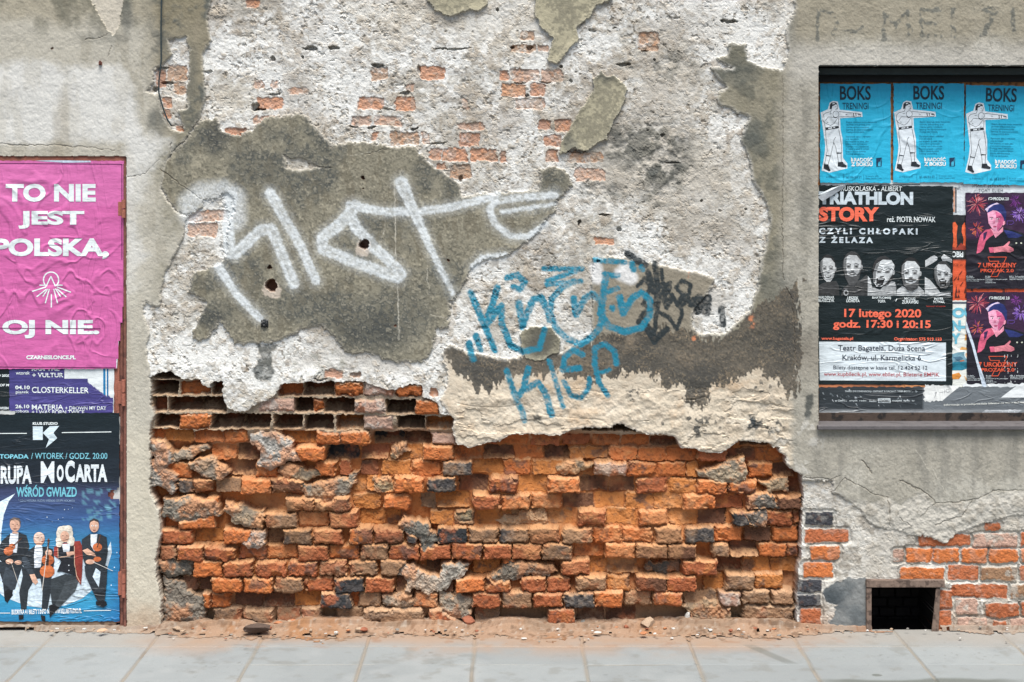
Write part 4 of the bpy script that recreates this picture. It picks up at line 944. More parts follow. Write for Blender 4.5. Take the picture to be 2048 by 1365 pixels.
dmix((214, 198, 180), sstep(0.5, 0.9, dn(0.015, 2, 410)) * 0.6)
dmix((150, 112, 84), sstep(0.45, 0.7, dn(0.012, 2, 411)) * 0.6)
dmix((190, 128, 84), sstep(0.1, 0.7, dn(0.3, 3, 412)) * 0.5)
di = np.arange(dh.size).reshape(dh.shape)
dq = np.stack([di[:-1, :-1], di[:-1, 1:], di[1:, 1:], di[1:, :-1]], -1).reshape(-1, 4)
kq = (keep[:-1, :-1] & keep[1:, 1:] & keep[:-1, 1:] & keep[1:, :-1]).ravel()
dco = np.stack([np.broadcast_to(dx, dh.shape), np.broadcast_to(dy, dh.shape), dh * np.clip(1.3 - dens, 0.02, 1) + 0.0008], -1).reshape(-1, 3)
used, inv = np.unique(dq[kq], return_inverse=True)
M_DUST = mat("brick_dust", attr=True, rough=0.98, vary=0.16, vscale=200, spec=0.1, bump=[(400, 0.6, 0.002, False)])
tag(link("brick_dust", np_mesh("brick_dust", dco[used], inv.reshape(-1, 4), dcol.reshape(-1, 3)[used]), M_DUST), kind="stuff")

# ------------------------------------------------------------------ metal door under the left posters
M_RUST = mat("rusty_metal", base=lin((120, 78, 66)), rough=0.75, vary=0.3, vscale=70, spots=(lin((92, 60, 52)), 20, 0.52), bump=[(200, 0.5, 0.002, False), (40, 0.4, 0.003, False)])
M_RUST2 = mat("flaking_red_paint", base=lin((158, 98, 80)), rough=0.7, vary=0.22, vscale=60, spots=(lin((120, 76, 62)), 18, 0.56), bump=[(200, 0.5, 0.002, False), (50, 0.5, 0.003, False)])
M_DIRTY = mat("dirty_board", base=lin((140, 118, 98)), rough=0.85, vary=0.25, vscale=50, spots=(lin((92, 74, 62)), 30, 0.55), bump=[(150, 0.4, 0.002, False)])
door = empty("metal_door", W(85, 1262, 0.0), "rusty brown metal door in the left niche, papered over with posters", "door")
bm = bmesh.new(); pbox(bm, -330, 326, 239, 1246, 0.012, 0.03)
bm_obj("panel", bm, M_RUST2, door)
bm = bmesh.new(); pbox(bm, -338, 312, 252, 327, 0.004, 0.036, 0.003)
bm_obj("top_rail", bm, M_RUST2, door)
bm = bmesh.new(); pbox(bm, -330, 1243, 232, 1256, 0.008, 0.034, 0.003)
bm_obj("bottom_rail", bm, M_DIRTY, door)
bm = bmesh.new(); pbox(bm, 240, 327.5, 246, 1258, 0.006, 0.036, 0.002); pbox(bm, 246.6, 327.5, 252.5, 1260, -0.004, 0.036, 0.002)
bm_obj("frame", bm, M_RUST, door)
for v0, v1 in ((400, 436), (760, 812), (1140, 1195)):
    bm = bmesh.new()
    f = -0.012
    for a, b in ((v0, (v0 + v1) / 2 - 1), ((v0 + v1) / 2 + 1, v1)):
        x, _, z1 = W(247, a, f); _, _, z0 = W(247, b, f)
        tube(bm, [(x, f, z0), (x, f, z1)], 0.008, 12)
    pbox(bm, 236, v0 + 4, 245, v1 - 4, 0.001, 0.008, 0.001)
    bm_obj("hinge", bm, M_RUST2, door)

# ------------------------------------------------------------------ boarded window on the right
M_OSB = mat("chipboard", base=lin((176, 122, 78)), rough=0.85, vary=0.3, vscale=70, spots=(lin((120, 84, 58)), 60, 0.52), bump=[(120, 0.4, 0.003, False)])
M_DARKW = mat("dark_painted_wood", base=lin((46, 54, 52)), rough=0.7, vary=0.2, vscale=40, bump=[((20, 20, 120), 0.3, 0.002, False)])
M_BLACKW = mat("near_black_wood", base=lin((24, 26, 26)), rough=0.8, vary=0.2, vscale=40, bump=[(120, 0.3, 0.002, False)])  # near-black base for the lower strip of the top frame
M_BROWNW = mat("bare_dark_wood", base=lin((74, 62, 54)), rough=0.85, vary=0.3, vscale=60, spots=(lin((40, 36, 34)), 26, 0.5), bump=[((30, 30, 160), 0.4, 0.003, False)])
M_SILL = mat("weathered_sill", base=lin((96, 92, 92)), rough=0.75, vary=0.2, vscale=50, spots=(lin((80, 76, 76)), 14, 0.55), bump=[(120, 0.4, 0.002, False)])
winr = empty("boarded_window", W(2000, 853, 0.0), "recessed window boarded with chipboard and covered in layered posters", "window")
bm = bmesh.new(); pbox(bm, 1620, 158, 2440, 850, 0.105, 0.118)
bm_obj("board", bm, M_OSB, winr)
bm = bmesh.new(); pbox(bm, 1620, 136, 2440, 149, 0.045, 0.104, 0.003)
bm_obj("top_frame", bm, M_DARKW, winr)
bm = bmesh.new(); pbox(bm, 1620, 149.5, 2440, 164, 0.085, 0.104, 0.002)
bm_obj("top_frame", bm, M_BLACKW, winr)
bm = bmesh.new(); pbox(bm, 1620, 826, 2440, 850, 0.092, 0.1045, 0.002)
bm_obj("bottom_rail", bm, M_BROWNW, winr)
bm = bmesh.new()
xa, _, zt = W(1636, 852, -0.03); xb, _, zb = W(2420, 860.5, -0.03)
box(bm, xa, xb, -0.03, 0.1, zb, zt, 0.003)
bm_obj("sill", bm, M_SILL, winr)

# ------------------------------------------------------------------ cellar opening
M_OLDW = mat("weathered_timber", base=lin((122, 104, 92)), rough=0.88, vary=0.3, vscale=60, spots=(lin((84, 70, 62)), 40, 0.52), bump=[((140, 140, 20), 0.5, 0.003, False)])
cel = empty("cellar_opening", W(1808, 1268, 0.0), "dark cellar opening at pavement level with a worn timber frame", "cellar window")
bm = bmesh.new(); pbox(bm, 1733, 1160.5, 1890, 1176, -0.014, 0.05, 0.003)
bm_obj("frame_beam", bm, M_OLDW, cel)
bm = bmesh.new(); pbox(bm, 1733, 1176.5, 1743.5, 1270, -0.010, 0.05, 0.003)
bm_obj("frame_post", bm, M_OLDW, cel)
bm = bmesh.new()
vs = []
for yy in (-0.008, 0.05):
    for (u, v) in ((1872, 1176.8), (1881, 1176.8), (1877, 1271), (1862, 1271)):
        vs.append(bm.verts.new(W(u, v, yy)))
for f in ((0, 1, 2, 3), (7, 6, 5, 4), (0, 4, 5, 1), (1, 5, 6, 2), (2, 6, 7, 3), (3, 7, 4, 0)):
    bm.faces.new([vs[i] for i in f])
bmesh.ops.bevel(bm, geom=list(bm.edges), offset=0.003, segments=1, affect='EDGES')
bm_obj("frame_post", bm, M_OLDW, cel)
M_CELL = mat("darkened_cellar_brick", base=lin((36, 32, 30)), rough=0.95, vary=0.3, vscale=50, bump=[(120, 0.5, 0.004, False)])  # near-black base paints the shade inside the hole onto the bricks
bm = bmesh.new(); r_ = random.Random(4)
for k in range(5):
    v0 = 1178 + k * 19
    for j in range(5):
        u0 = 1728 + j * 32 + (k % 2) * 16
        pbox(bm, u0, v0, u0 + 29, v0 + 16, 0.27 + r_.uniform(-.01, .01), 0.299, 0.003)
bm_obj("back_wall", bm, M_CELL, cel)

# ------------------------------------------------------------------ cable and small iron bits
M_CABLE = mat("cable_sheath", base=lin((48, 60, 62)), rough=0.6, vary=0.15, vscale=80)
bm = bmesh.new()
cp_ = [(322, -590, -.016), (322, -200, -.014), (323, 0, -.014), (322, 60, -.014), (322.5, 120, -.013), (320, 145, -.013), (318, 160, -.011), (317.5, 185, -.010), (322, 203, -.008), (328, 222, -.006), (334, 238, -.004), (343, 252, 0.002)]
pts = []
for a, b in zip(cp_[:-1], cp_[1:]):
    for k in range(4):
        t = k / 4; pts.append(W(a[0] + (b[0] - a[0]) * t, a[1] + (b[1] - a[1]) * t, a[2] + (b[2] - a[2]) * t))
pts.append(W(*cp_[-1])); tube(bm, pts, 0.0032, 8)
tag(bm_obj("cable", bm, M_CABLE, smooth=True), "thin dark cable hanging down the plaster above the left niche", "cable")
bm = bmesh.new()
x, y, z = W(201, 127, -.004)
tube(bm, [(x, 0.01, z), (x, -.018, z)], 0.004, 8); tube(bm, [(x, -.018, z - .004), (x + .003, -.02, z + .009)], 0.0045, 8)
box(bm, x - .007, x + .007, -.008, -.003, z - .008, z + .006, .001)
tag(bm_obj("wall_hook", bm, M_RUST, smooth=False), "small rusty hook in the pale plaster above the pink poster", "hook")
bm = bmesh.new()
bmesh.ops.create_icosphere(bm, subdivisions=3, radius=0.017)
for v in bm.verts:
    n = 0.7 + 0.5 * abs(math.sin(v.co.x * 400) * math.cos(v.co.z * 380 + 1)) + 0.2 * math.sin(v.co.y * 300)
    v.co *= n; v.co.y *= 0.6
    v.co += Vector(W(529, 648, -.004))
tag(bm_obj("tar_lump", bm, mat("tar", base=(0.012, 0.014, 0.015), rough=0.4, vary=0.2, vscale=90)), "black tar lump stuck at the end of the white K leg", "lump")

# ------------------------------------------------------------------ rubble along the wall foot
def ground_pt(u, v):
    f = (BASE - HZ) / (v - HZ)
    return ((u - 1024) * S * f, -(DIST - DIST * f), 0.0)
def chip(name, u, v, size, col, label, cat, group, seed, flat=0.55, long=1.4, lift=0.004, sub=2):
    r = random.Random(seed)
    bm = bmesh.new(); bmesh.ops.create_icosphere(bm, subdivisions=sub, radius=1)
    # cut a few flats for a broken look
    planes = [(Vector((r.uniform(-1, 1), r.uniform(-1, 1), r.uniform(-1, 1))).normalized(), r.uniform(.45, .85)) for _ in range(9)]
    for vt in bm.verts:
        for n, d in planes:
            e = vt.co.dot(n) - d
            if e > 0: vt.co -= n * e
        vt.co *= 1 + r.uniform(-.05, .05)
    w = size * S * 0.5
    rz = r.uniform(0, math.pi)
    for vt in bm.verts:
        p = vt.co.copy(); p.x *= long
        p = Vector((p.x * math.cos(rz * .3) - p.y * math.sin(rz * .3), p.x * math.sin(rz * .3) + p.y * math.cos(rz * .3), p.z * flat))
        vt.co = p * w
    zmin = min(vt.co.z for vt in bm.verts)
    g = ground_pt(u, v)
    dustz = 0.012 if g[1] > -0.12 else 0.001
    for vt in bm.verts: vt.co.z -= zmin + 0.15 * w * flat
    o = bm_obj(name, bm, mat_for(col))
    o.location = (g[0], g[1], dustz + lift)
    return tag(o, label, cat, group)
_mc = {}
def mat_for(c):
    if c not in _mc:
        _mc[c] = mat("stone_%d" % len(_mc), base=lin(c, 0.66), rough=0.95, vary=0.22, vscale=140, bump=[(250, 0.7, 0.003, False)])
        _mc[c].name = "broken_masonry"
    return _mc[c]
OR, RD, DK_, WH, TN, GY = (196, 132, 92), (164, 102, 76), (98, 82, 72), (216, 212, 204), (190, 164, 138), (150, 146, 138)
G1 = "rubble fallen along the foot of the wall"
chip("brick_fragment", 1292, 1262, 34, TN, "largest broken tan brick lump lying in the orange dust", "brick lump", G1, 1, 0.8, 1.1)
chip("brick_fragment", 516, 1272, 42, DK_, "long dark charred brick piece lying at the dust edge", "brick lump", G1, 2, 0.45, 1.5)
chip("brick_fragment", 938, 1258, 30, RD, "reddish brick lump in dust right of the bottle cap", "brick lump", G1, 3, 0.7, 1.1)
chip("plaster_shard", 1376, 1256, 16, WH, "upright white plaster shard right of the largest tan lump", "plaster shard", G1, 4, 1.7, .8)
chip("plaster_shard", 1340, 1252, 18, GY, "grey-white plaster shard between tan lump and upright white shard", "plaster shard", G1, 5, .6, 1.3)
chip("plaster_shard", 1034, 1250, 13, WH, "small white pebble of plaster under the middle of the bricks", "plaster shard", G1, 6, .9, 1.0)
chip("plaster_shard", 1194, 1274, 13, WH, "flat white chip out on the pale dust edge", "plaster shard", G1, 7, .3, 1.5)
chip("brick_fragment", 1287, 1277, 13, OR, "small bright orange chip in front of the largest tan lump", "brick lump", G1, 8, .5, 1.4)
chip("brick_fragment", 1276, 1244, 14, OR, "small orange chip behind the largest tan lump", "brick lump", G1, 9, .8, 1.1)
chip("plaster_shard", 1168, 1257, 14, GY, "small grey clod below the low orange brick", "plaster shard", G1, 10, .8, 1.1)
rr = random.Random(12)
for k in range(200):
    u = rr.choice([rr.uniform(320, 700), rr.uniform(600, 1200), rr.uniform(1180, 1640), rr.uniform(1380, 1560)])
    v = 1255 + abs(rr.gauss(0, 13)); v = min(v, 1300)
    kind = rr.random()
    if kind < .5:
        chip("brick_chip", u, v, rr.uniform(4, 11), rr.choice([OR, RD, TN]), "tiny orange-brown brick chip lying in the dust", "brick chip", "tiny brick chips in the dust", 100 + k, rr.uniform(.3, .8), rr.uniform(1, 1.6), sub=1)
    else:
        chip("plaster_chip", u, v, rr.uniform(4, 10), rr.choice([WH, GY, WH]), "tiny pale plaster chip lying in the dust", "plaster chip", "tiny plaster chips in the dust", 200 + k, rr.uniform(.3, .7), rr.uniform(1, 1.6), sub=1)
for k in range(16):
    u = rr.uniform(1660, 2040); v = 1264 + abs(rr.gauss(0, 9))
    chip("plaster_chip", u, v, rr.uniform(4, 9), rr.choice([WH, GY, TN]), "tiny pale crumb on the pavement by the cellar opening", "plaster chip", "tiny crumbs by the cellar opening", 300 + k, rr.uniform(.3, .7), rr.uniform(1, 1.6), sub=1)
for k in range(14):
    u = rr.uniform(20, 300); v = 1262 + abs(rr.gauss(0, 7))
    chip("plaster_chip", u, v, rr.uniform(4, 9), rr.choice([WH, TN, TN]), "tiny crumb on the pavement under the rusty door", "plaster chip", "tiny crumbs under the door", 340 + k, rr.uniform(.3, .7), rr.uniform(1, 1.6), sub=1)
for k in range(18):
    u = rr.choice([rr.uniform(330, 900), rr.uniform(900, 1600)]); v = 1254 + abs(rr.gauss(0, 8))
    chip("brick_fragment", u, v, rr.uniform(11, 19), rr.choice([OR, RD, TN, TN]), "small broken brick lump half sunk in the dust", "brick lump", "small brick lumps in the dust", 400 + k, rr.uniform(.5, .9), rr.uniform(1, 1.5), lift=0.001)
# bottle cap, two dry leaves, scraps of paper
M_CAP = mat("tin_cap", base=lin((190, 200, 208)), rough=0.35, vary=0.1, vscale=90, metal=0.7)
g = ground_pt(661, 1258)
bm = bmesh.new()
n = 42; top = []; bot = []
for k in range(n):
    a = 2 * math.pi * k / n
    top.append(bm.verts.new((0.012 * math.cos(a), 0.012 * math.sin(a), 0.006)))
    rr2 = 0.0145 + 0.0012 * math.cos(a * 21)
    bot.append(bm.verts.new((rr2 * math.cos(a), rr2 * math.sin(a), 0.0)))
bm.faces.new(top)
for k in range(n): bm.faces.new((bot[k], bot[(k + 1) % n], top[(k + 1) % n], top[k]))
o = bm_obj("bottle_cap", bm, M_CAP); o.location = (g[0], g[1], 0.022); o.rotation_euler = (0.7, 0.2, 0)
tag(o, "silvery bottle cap tilted in the orange dust", "bottle cap")
M_LEAF = mat("dry_leaf", base=lin((206, 170, 138), 0.7), rough=0.8, vary=0.2, vscale=80)
def leaf(u, v, s, rz, tilt, lab):
    bm = bmesh.new()
    pr_ = [(-1, 0), (-.6, .35), (-.1, .5), (.5, .33), (1, 0), (.5, -.33), (-.1, -.5), (-.6, -.35)]
    mid_ = [bm.verts.new((x * s, 0, 0.0)) for x in (-1, -.6, -.1, .5, 1)]
    upv = [bm.verts.new((x * s, y * s, .18 * s)) for x, y in pr_[1:4]]; dnv = [bm.verts.new((x * s, y * s, .22 * s)) for x, y in (pr_[7], pr_[6], pr_[5])]
    for side in (upv, dnv):
        bm.faces.new((mid_[0], mid_[1], side[0])); bm.faces.new((mid_[1], mid_[2], side[1], side[0])); bm.faces.new((mid_[2], mid_[3], side[2], side[1])); bm.faces.new((mid_[3], mid_[4], side[2]))
    o = bm_obj("dry_leaf", bm, M_LEAF); g = ground_pt(u, v)
    o.location = (g[0], g[1], 0.02); o.rotation_euler = (tilt, 0, rz)
    tag(o, lab, "leaf", "dry leaves at the wall foot")
leaf(936, 1243, .022, 1.2, 1.0, "pale dry leaf standing against grey mortar at wall foot")
leaf(570, 1258, .018, .3, .2, "dry leaf lying flat in the dust left of the bottle cap")
leaf(648, 1262, .02, .1, .15, "dry leaf lying flat just below the bottle cap")
leaf(205, 1272, .024, .5, .3, "brown dry leaf lying below the corner of the rusty door")
from mathutils.geometry import tessellate_polygon
# ------------------------------------------------------------------ posters
_tc = bpy.data.curves.new("type", 'FONT')
_to = bpy.data.objects.new("type", _tc)
COLL.objects.link(_to)
_cache = {}
DIA = {'Ś': ('S', 'a'), 'Ż': ('Z', 'd'), 'Ó': ('O', 'a'), 'Ć': ('C', 'a'), 'ó': ('o', 'a'), 'ś': ('s', 'a'), 'ż': ('z', 'd'), 'ć': ('c', 'a'), 'ń': ('n', 'a'), 'ą': ('a', 'o'), 'ę': ('e', 'o'), 'Ę': ('E', 'o'), 'Ź': ('Z', 'a')}
def glyphs(body, weight=0.0, shear=0.0, space=1.0):
    key = (body, weight, shear, space)
    if key in _cache: return _cache[key]
    if any(ch in DIA for ch in body):
        plain = "".join(DIA[ch][0] if ch in DIA else ch for ch in body)
        vs, fs = glyphs(plain, weight, shear, space)
        vs = [tuple(v) for v in vs]; fs = list(fs)
        for i, ch in enumerate(body):
            if ch not in DIA: continue
            x1 = glyphs(plain[:i + 1], weight, shear, space)[0][:, 0].max()
            w = np.ptp(glyphs(DIA[ch][0], weight, shear, space)[0][:, 0])
            x = x1 - w / 2; k = 0.05 + weight; top = 0.72 if ch.isupper() else 0.55
            x += shear * top * 0.5
            kind = DIA[ch][1]
            if kind == 'a': q = [(x - k, top), (x + k * .6, top), (x + .16 + k, top + .16), (x + .06, top + .16)]
            elif kind == 'd': q = [(x - k, top + .02), (x + k, top + .02), (x + k, top + .02 + 2 * k), (x - k, top + .02 + 2 * k)]
            else: q = [(x1 - .10 - k, .01), (x1 - .06, .01), (x1 - .06, -.16), (x1 - .12 - k, -.10)]
            o = len(vs); vs += q; fs.append((o, o + 1, o + 2, o + 3))
        _cache[key] = (np.array(vs), fs)
        return _cache[key]
    if key not in _cache:
        _tc.body = body; _tc.size = 1; _tc.offset = weight; _tc.shear = shear; _tc.space_character = space
        _tc.resolution_u = 4
        dg = bpy.context.evaluated_depsgraph_get()
        me = bpy.data.meshes.new_from_object(_to.evaluated_get(dg))
        vs = np.array([v.co[:2] for v in me.vertices]); fs = [tuple(p.vertices) for p in me.polygons]
        bpy.data.meshes.remove(me)
        _cache[key] = (vs, fs)
    return _cache[key]

def circ(u, v, ru, rv=None, n=20, a0=0, a1=360):
    rv = rv or ru
    full = abs(a1 - a0) >= 360
    return [(u + ru * math.cos(math.radians(a0 + (a1 - a0) * k / (n if full else n - 1))), v + rv * math.sin(math.radians(a0 + (a1 - a0) * k / (n if full else n - 1)))) for k in range(n)]

class Poster:
    """a sheet of paper in photo-pixel coordinates on a plane at depth y; print lies on top of it layer by layer"""
    def __init__(self, name, y, seed, label, cat="poster", group=None, gloss=False, amp=0.0014, tf=None):
        self.name, self.y, self.seed, self.amp = name, y, seed, amp
        self.label, self.cat, self.group = label, cat, group
        self.mat = M_GLOSS if gloss else M_PAPER
        self.parts = {}
        self.order = []
        self.sub = None
        self.para = False
        self.cnt = 0
        self.ren = {}
        self.tf = tf
        self.layer = 1
        r = random.Random(seed)
        self.ph = [(r.uniform(.02, .06), r.uniform(.02, .06), r.uniform(0, 6), r.uniform(.5, 1)) for _ in range(5)]
    def disp(self, u, v):
        d = sum(w * math.sin(a * u + b * v + p) for a, b, p, w in self.ph) / 5
        return self.amp * (1 + d)
    def pt(self, u, v, lay):
        if self.tf: u, v = self.tf(u, v)
        x, y, z = W(u, v, self.y)
        return (x, self.y - self.disp(u, v) - 0.0005 * lay, z)
    def bucket(self, part):
        if part in ("lettering", "handwriting", "emblem", "stripe", "border", "picture", "scuffs", "fireworks", "portraits", "cat_eye") and self.sub is not None:
            part = part + "|" + str(self.sub)
        if part not in self.parts:
            self.parts[part] = ([], [], []); self.order.append(part)
        return self.parts[part]
    def add(self, part, pts, faces, col, lay):
        V_, F_, C_ = self.bucket(part)
        o = len(V_)
        for i, (u, v) in enumerate(pts):
            V_.append(self.pt(u, v, lay))
            C_.append(col[i] if isinstance(col, list) else col)
        F_.extend(tuple(o + i for i in f) for f in faces)
    def sheet(self, u0, v0, u1, v1, col, step=7.0, ragged=0.8, torn=None):
        """col: colour or function(u,v)->colour; torn: function(u,v)->bool to drop cells"""
        nu = max(2, int((u1 - u0) / step)); nv = max(2, int((v1 - v0) / step))
        r = random.Random(self.seed + 9)
        pts, cs = [], []
        for j in range(nv + 1):
            for i in range(nu + 1):
                u = u0 + (u1 - u0) * i / nu; v = v0 + (v1 - v0) * j / nv
                if i in (0, nu): u += r.uniform(-ragged, ragged)
                if j in (0, nv): v += r.uniform(-ragged, ragged)
                pts.append((u, v)); c = col(u, v) if callable(col) else col
                cs.append(lin(c))
        fs = []
        for j in range(nv):
            for i in range(nu):
                k = j * (nu + 1) + i
                if torn and torn(u0 + (u1 - u0) * (i + .5) / nu, v0 + (v1 - v0) * (j + .5) / nv): continue
                fs.append((k, k + nu + 1, k + nu + 2, k + 1))
        self.add("paper", pts, fs, cs, 0)
    def poly(self, pts, col, part="picture", lay=None, root=False):
        if lay is None:
            lay = self.layer; self.layer += 0.12
        us = [p[0] for p in pts]; vs = [p[1] for p in pts]
        photo = part in ("picture", "portraits", "portrait", "boxer") and part != "boxer"
        stp = 3.2 if photo else 11
        def tone(u, v):
            if not photo: return 1.0
            g = (math.sin(u * .55 + 1.7 * math.sin(v * .31)) * math.sin(v * .47 + 1.3 * math.sin(u * .23)) * .16 + math.sin(u * 1.3 + v * .7) * math.sin(v * 1.1 - u * .4) * .10)
            w = (max(us) - min(us)) or 1
            return max(.35, 1 + g - .30 * ((u - min(us)) / w - .4) + (.10 if v < (min(vs) + max(vs)) / 2 else -.06))
        if max(us) - min(us) > stp * 1.4 or max(vs) - min(vs) > stp * 1.4:
            bm = bmesh.new()
            bv = [bm.verts.new((u, v, 0)) for u, v in pts]
            for tri in tessellate_polygon([[Vector((u, v, 0)) for u, v in pts]]):
                try: bm.faces.new([bv[i] for i in tri])
                except ValueError: pass
            for _ in range(6):
                es = [e for e in bm.edges if e.calc_length() > stp]
                if not es: break
                bmesh.ops.subdivide_edges(bm, edges=es, cuts=1)
                bmesh.ops.triangulate(bm, faces=bm.faces[:])
            bm.verts.index_update()
            self.add(part, [(v.co.x, v.co.y) for v in bm.verts], [tuple(v.index for v in f.verts) for f in bm.faces], [lin(col) * tone(v.co.x, v.co.y) for v in bm.verts], lay)
            bm.free()
        else:
            self.add(part, pts, [tuple(range(len(pts)))], lin(col), lay)
    def line(self, pts, w, col, part="picture", lay=None, close=False):
        if lay is None:
            lay = self.layer; self.layer += 0.05
        if close: pts = list(pts) + [pts[0]]
        for (a, b), (c, d) in zip(pts[:-1], pts[1:]):
            L = math.hypot(c - a, d - b) or 1
            n = int(L / 14)
            if n > 1:
                self.line([(a + (c - a) * k / n, b + (d - b) * k / n) for k in range(n + 1)], w, col, part, lay); continue
            nx, ny = -(d - b) / L * w / 2, (c - a) / L * w / 2
            self.add(part, [(a + nx, b + ny), (c + nx, d + ny), (c - nx, d - ny), (a - nx, b - ny)], [(0, 1, 2, 3)], lin(col), lay)
    def text(self, body, u0, v0, u1, v1, col, weight=0.0, shear=0.0, space=1.0, part="lettering", lay=None, tilt=0.0):
        vs, fs = glyphs(body, weight, shear, space)
        if not len(vs): return
        lo, hi = vs.min(0), vs.max(0)
        p = (vs - lo) / (hi - lo)
        pts = [(u0 + (u1 - u0) * a, v1 - (v1 - v0) * b + tilt * (u0 + (u1 - u0) * a - u0)) for a, b in p]
        if lay is None: lay = 2.5
        keep = self.sub
        if not self.para:
            self.cnt += 1; self.sub = "t%d" % self.cnt
        self.add(part, pts, fs, lin(col), lay)
        self.sub = keep
    def small(self, u0, v0, u1, rows, lead, col, lines, h=None, weight=0.0, part="lettering"):
        """left-set lines of small print, width in proportion to the words"""
        m = max(len(l) for l in lines)
        self.cnt += 1; keep = self.sub; self.sub = "t%d" % self.cnt; self.para = True
        for k, l in enumerate(lines):
            v = v0 + k * lead
            self.text(l, u0, v, u0 + (u1 - u0) * len(l) / m, v + (h or lead * 0.72), col, weight, part=part)
        self.para = False; self.sub = keep
    def build(self):
        root = None
        names = {"paper": self.name}
        for part in ["paper"] + [p for p in self.order if p != "paper"]:
            V_, F_, C_ = self.parts[part]
            nm = names.get(part, part.split("|")[0]); nm = self.ren.get(part, nm)
            me = bpy.data.meshes.new(nm)
            me.from_pydata(V_, [], F_)
            a = me.color_attributes.new("Col", 'FLOAT_COLOR', 'POINT')
            c4 = np.ones((len(V_), 4), dtype=np.float32); c4[:, :3] = np.array(C_)
            a.data.foreach_set("color", c4.ravel())
            o = link(nm, me, self.mat, root)
            if root is None:
                root = o
                tag(o, self.label, self.cat, self.group)
        return root

def T(ox, oy, sc):
    """enlargement coordinates -> photo pixels"""
    return lambda pts: [(ox + x / sc, oy + y / sc) for x, y in pts]

PW_ = (226, 234, 233)
# ---- pink poster
P = Poster("pink_poster", 0.004, 11, "bright pink poster with big white capitals and a small sunburst emblem", amp=0.002)
def pinkc(u, v):
    return (201, 99, 158) if v > 411 else (205, 107, 164)
P.sheet(-46, 322, 249, 738, pinkc, step=4, torn=lambda u, v: u > 233 - 0 and v > 560 and (u - 249) > -(v - 560) * 0.115 + 4)
PK = (104, 34, 84)
P.sub = "b1"; P.line([(-40, 327), (244, 329), (244, 520)], 1.6, PK, "border"); P.sub = "b2"; P.line([(-46, 734), (231, 736)], 1.8, PK, "border"); P.sub = None
P.text("TO NIE", 12, 368, 192, 404, PW_, 0.045); P.text("JEST", 37, 422, 169, 458, PW_, 0.045); P.text("POLSKA,", -12, 477, 218, 519, PW_, 0.045)
P.text("OJ NIE.", 5, 640, 199, 677, PW_, 0.045); P.text("CZARNESLONCE.PL", 53, 711, 152, 719, PW_, 0.05)
P.sub = "b3"; P.line([(-46, 656.5), (202, 657.5)], 1.4, PK, "border", lay=4); P.sub = None
t = T(0, 440, 2.967)
P.line(t(circ(304, 357, 45, 47, 22, 140, 400)), 2.6, PW_, "emblem")
for a, b in [((235, 388), (280, 388)), ((330, 388), (373, 388)), ((275, 395), (303, 335)), ((303, 335), (330, 395)), ((192, 425), (275, 398)), ((218, 457), (277, 412)), ((255, 455), (285, 410)), ((270, 495), (294, 410)), ((306, 440), (306, 520)), ((343, 495), (320, 410)),
             ((362, 458), (330, 408)), ((395, 458), (340, 410)), ((422, 430), (338, 398))]:
    P.line(t([a, b]), 2.4, PW_, "emblem")
# curled white edge
P.poly([(247, 470), (250, 470), (246, 560), (234, 737), (224, 737), (240, 580)], (222, 228, 230), "curled_edge", lay=-2)
P.poly([(70, 322), (100, 321), (182, 322), (182, 325), (130, 326)], (186, 198, 214), "curled_edge", lay=2)
P.build()
# ---- far-left black programme sheet
P = Poster("black_poster", 0.0095, 12, "narrow black poster edge with small white type left of the purple sheet", gloss=True)
P.sheet(-60, 738, 22, 828, (22, 33, 36))
P.text("2019 2020", -14, 749, 20, 754, PW_, 0.03); P.text("STORY OF M", -28, 768, 19, 773, PW_, 0.03, 0.2); P.text("ZAREBA", -4, 814, 18, 819, PW_, 0.03, 0.2)
P.build()
P = Poster("torn_paper", 0.0035, 31, "small rolled strip of torn white paper above the blue musicians poster", "paper scrap")
P.sheet(-50, 822, 30, 829, (190, 192, 188), step=5); P.build()
# ---- white sheet with blue stripes behind the purple one
P = Poster("white_poster", 0.0105, 13, "torn white poster with two blue stripes, under the purple sheet")
P.sheet(100, 737, 228, 832, (222, 228, 228))
P.sub = "s1"; P.line([(209, 738), (209, 800)], 4.5, (30, 120, 170), "stripe"); P.sub = "s2"; P.line([(215.5, 738), (215.5, 800)], 3, (24, 104, 156), "stripe")
P.build()
# ---- purple concert sheet
P = Poster("purple_poster", 0.0085, 14, "crumpled purple concert sheet with white dates and band names", gloss=True)
P.sheet(19, 738, 226, 830, lambda u, v: (70, 66, 124) if v < 800 else (76, 70, 132), step=1.8,
        torn=lambda u, v: (u > 128 and v < 757.5 - 0 and u <= 177) or (u > 176 and v < 765 + (u - 176) * 0.75 - (4 if u > 215 else 0)) and v < 795)
P.text("RAM THE", 64, 735.5, 119, 742, PW_, 0.03); P.text("wtorek", 32, 742.5, 60, 749.5, PW_, 0.01); P.text("+ VULTUR", 65, 746, 127, 755, PW_, 0.02)
P.text("04.10", 31, 771.5, 60, 779, PW_, 0.03); P.text("piątek", 32, 781, 58, 789, PW_, 0.01); P.text("CLOSTERKELLER", 64, 774, 178, 786, PW_, 0.012, tilt=0.01)
P.text("26.10", 31, 809.5, 59, 817, PW_, 0.03); P.text("sobota", 31, 819.5, 58, 825.5, PW_, 0.01); P.text("MATERIA", 64, 809.5, 127, 819.5, PW_, 0.012); P.text("+ DROWN MY DAY", 131, 812.5, 213, 820.5, PW_, 0.01); P.text("+ I WAS BORN TWICE", 64, 820.5, 169, 828.5, PW_, 0.015)
P.build()
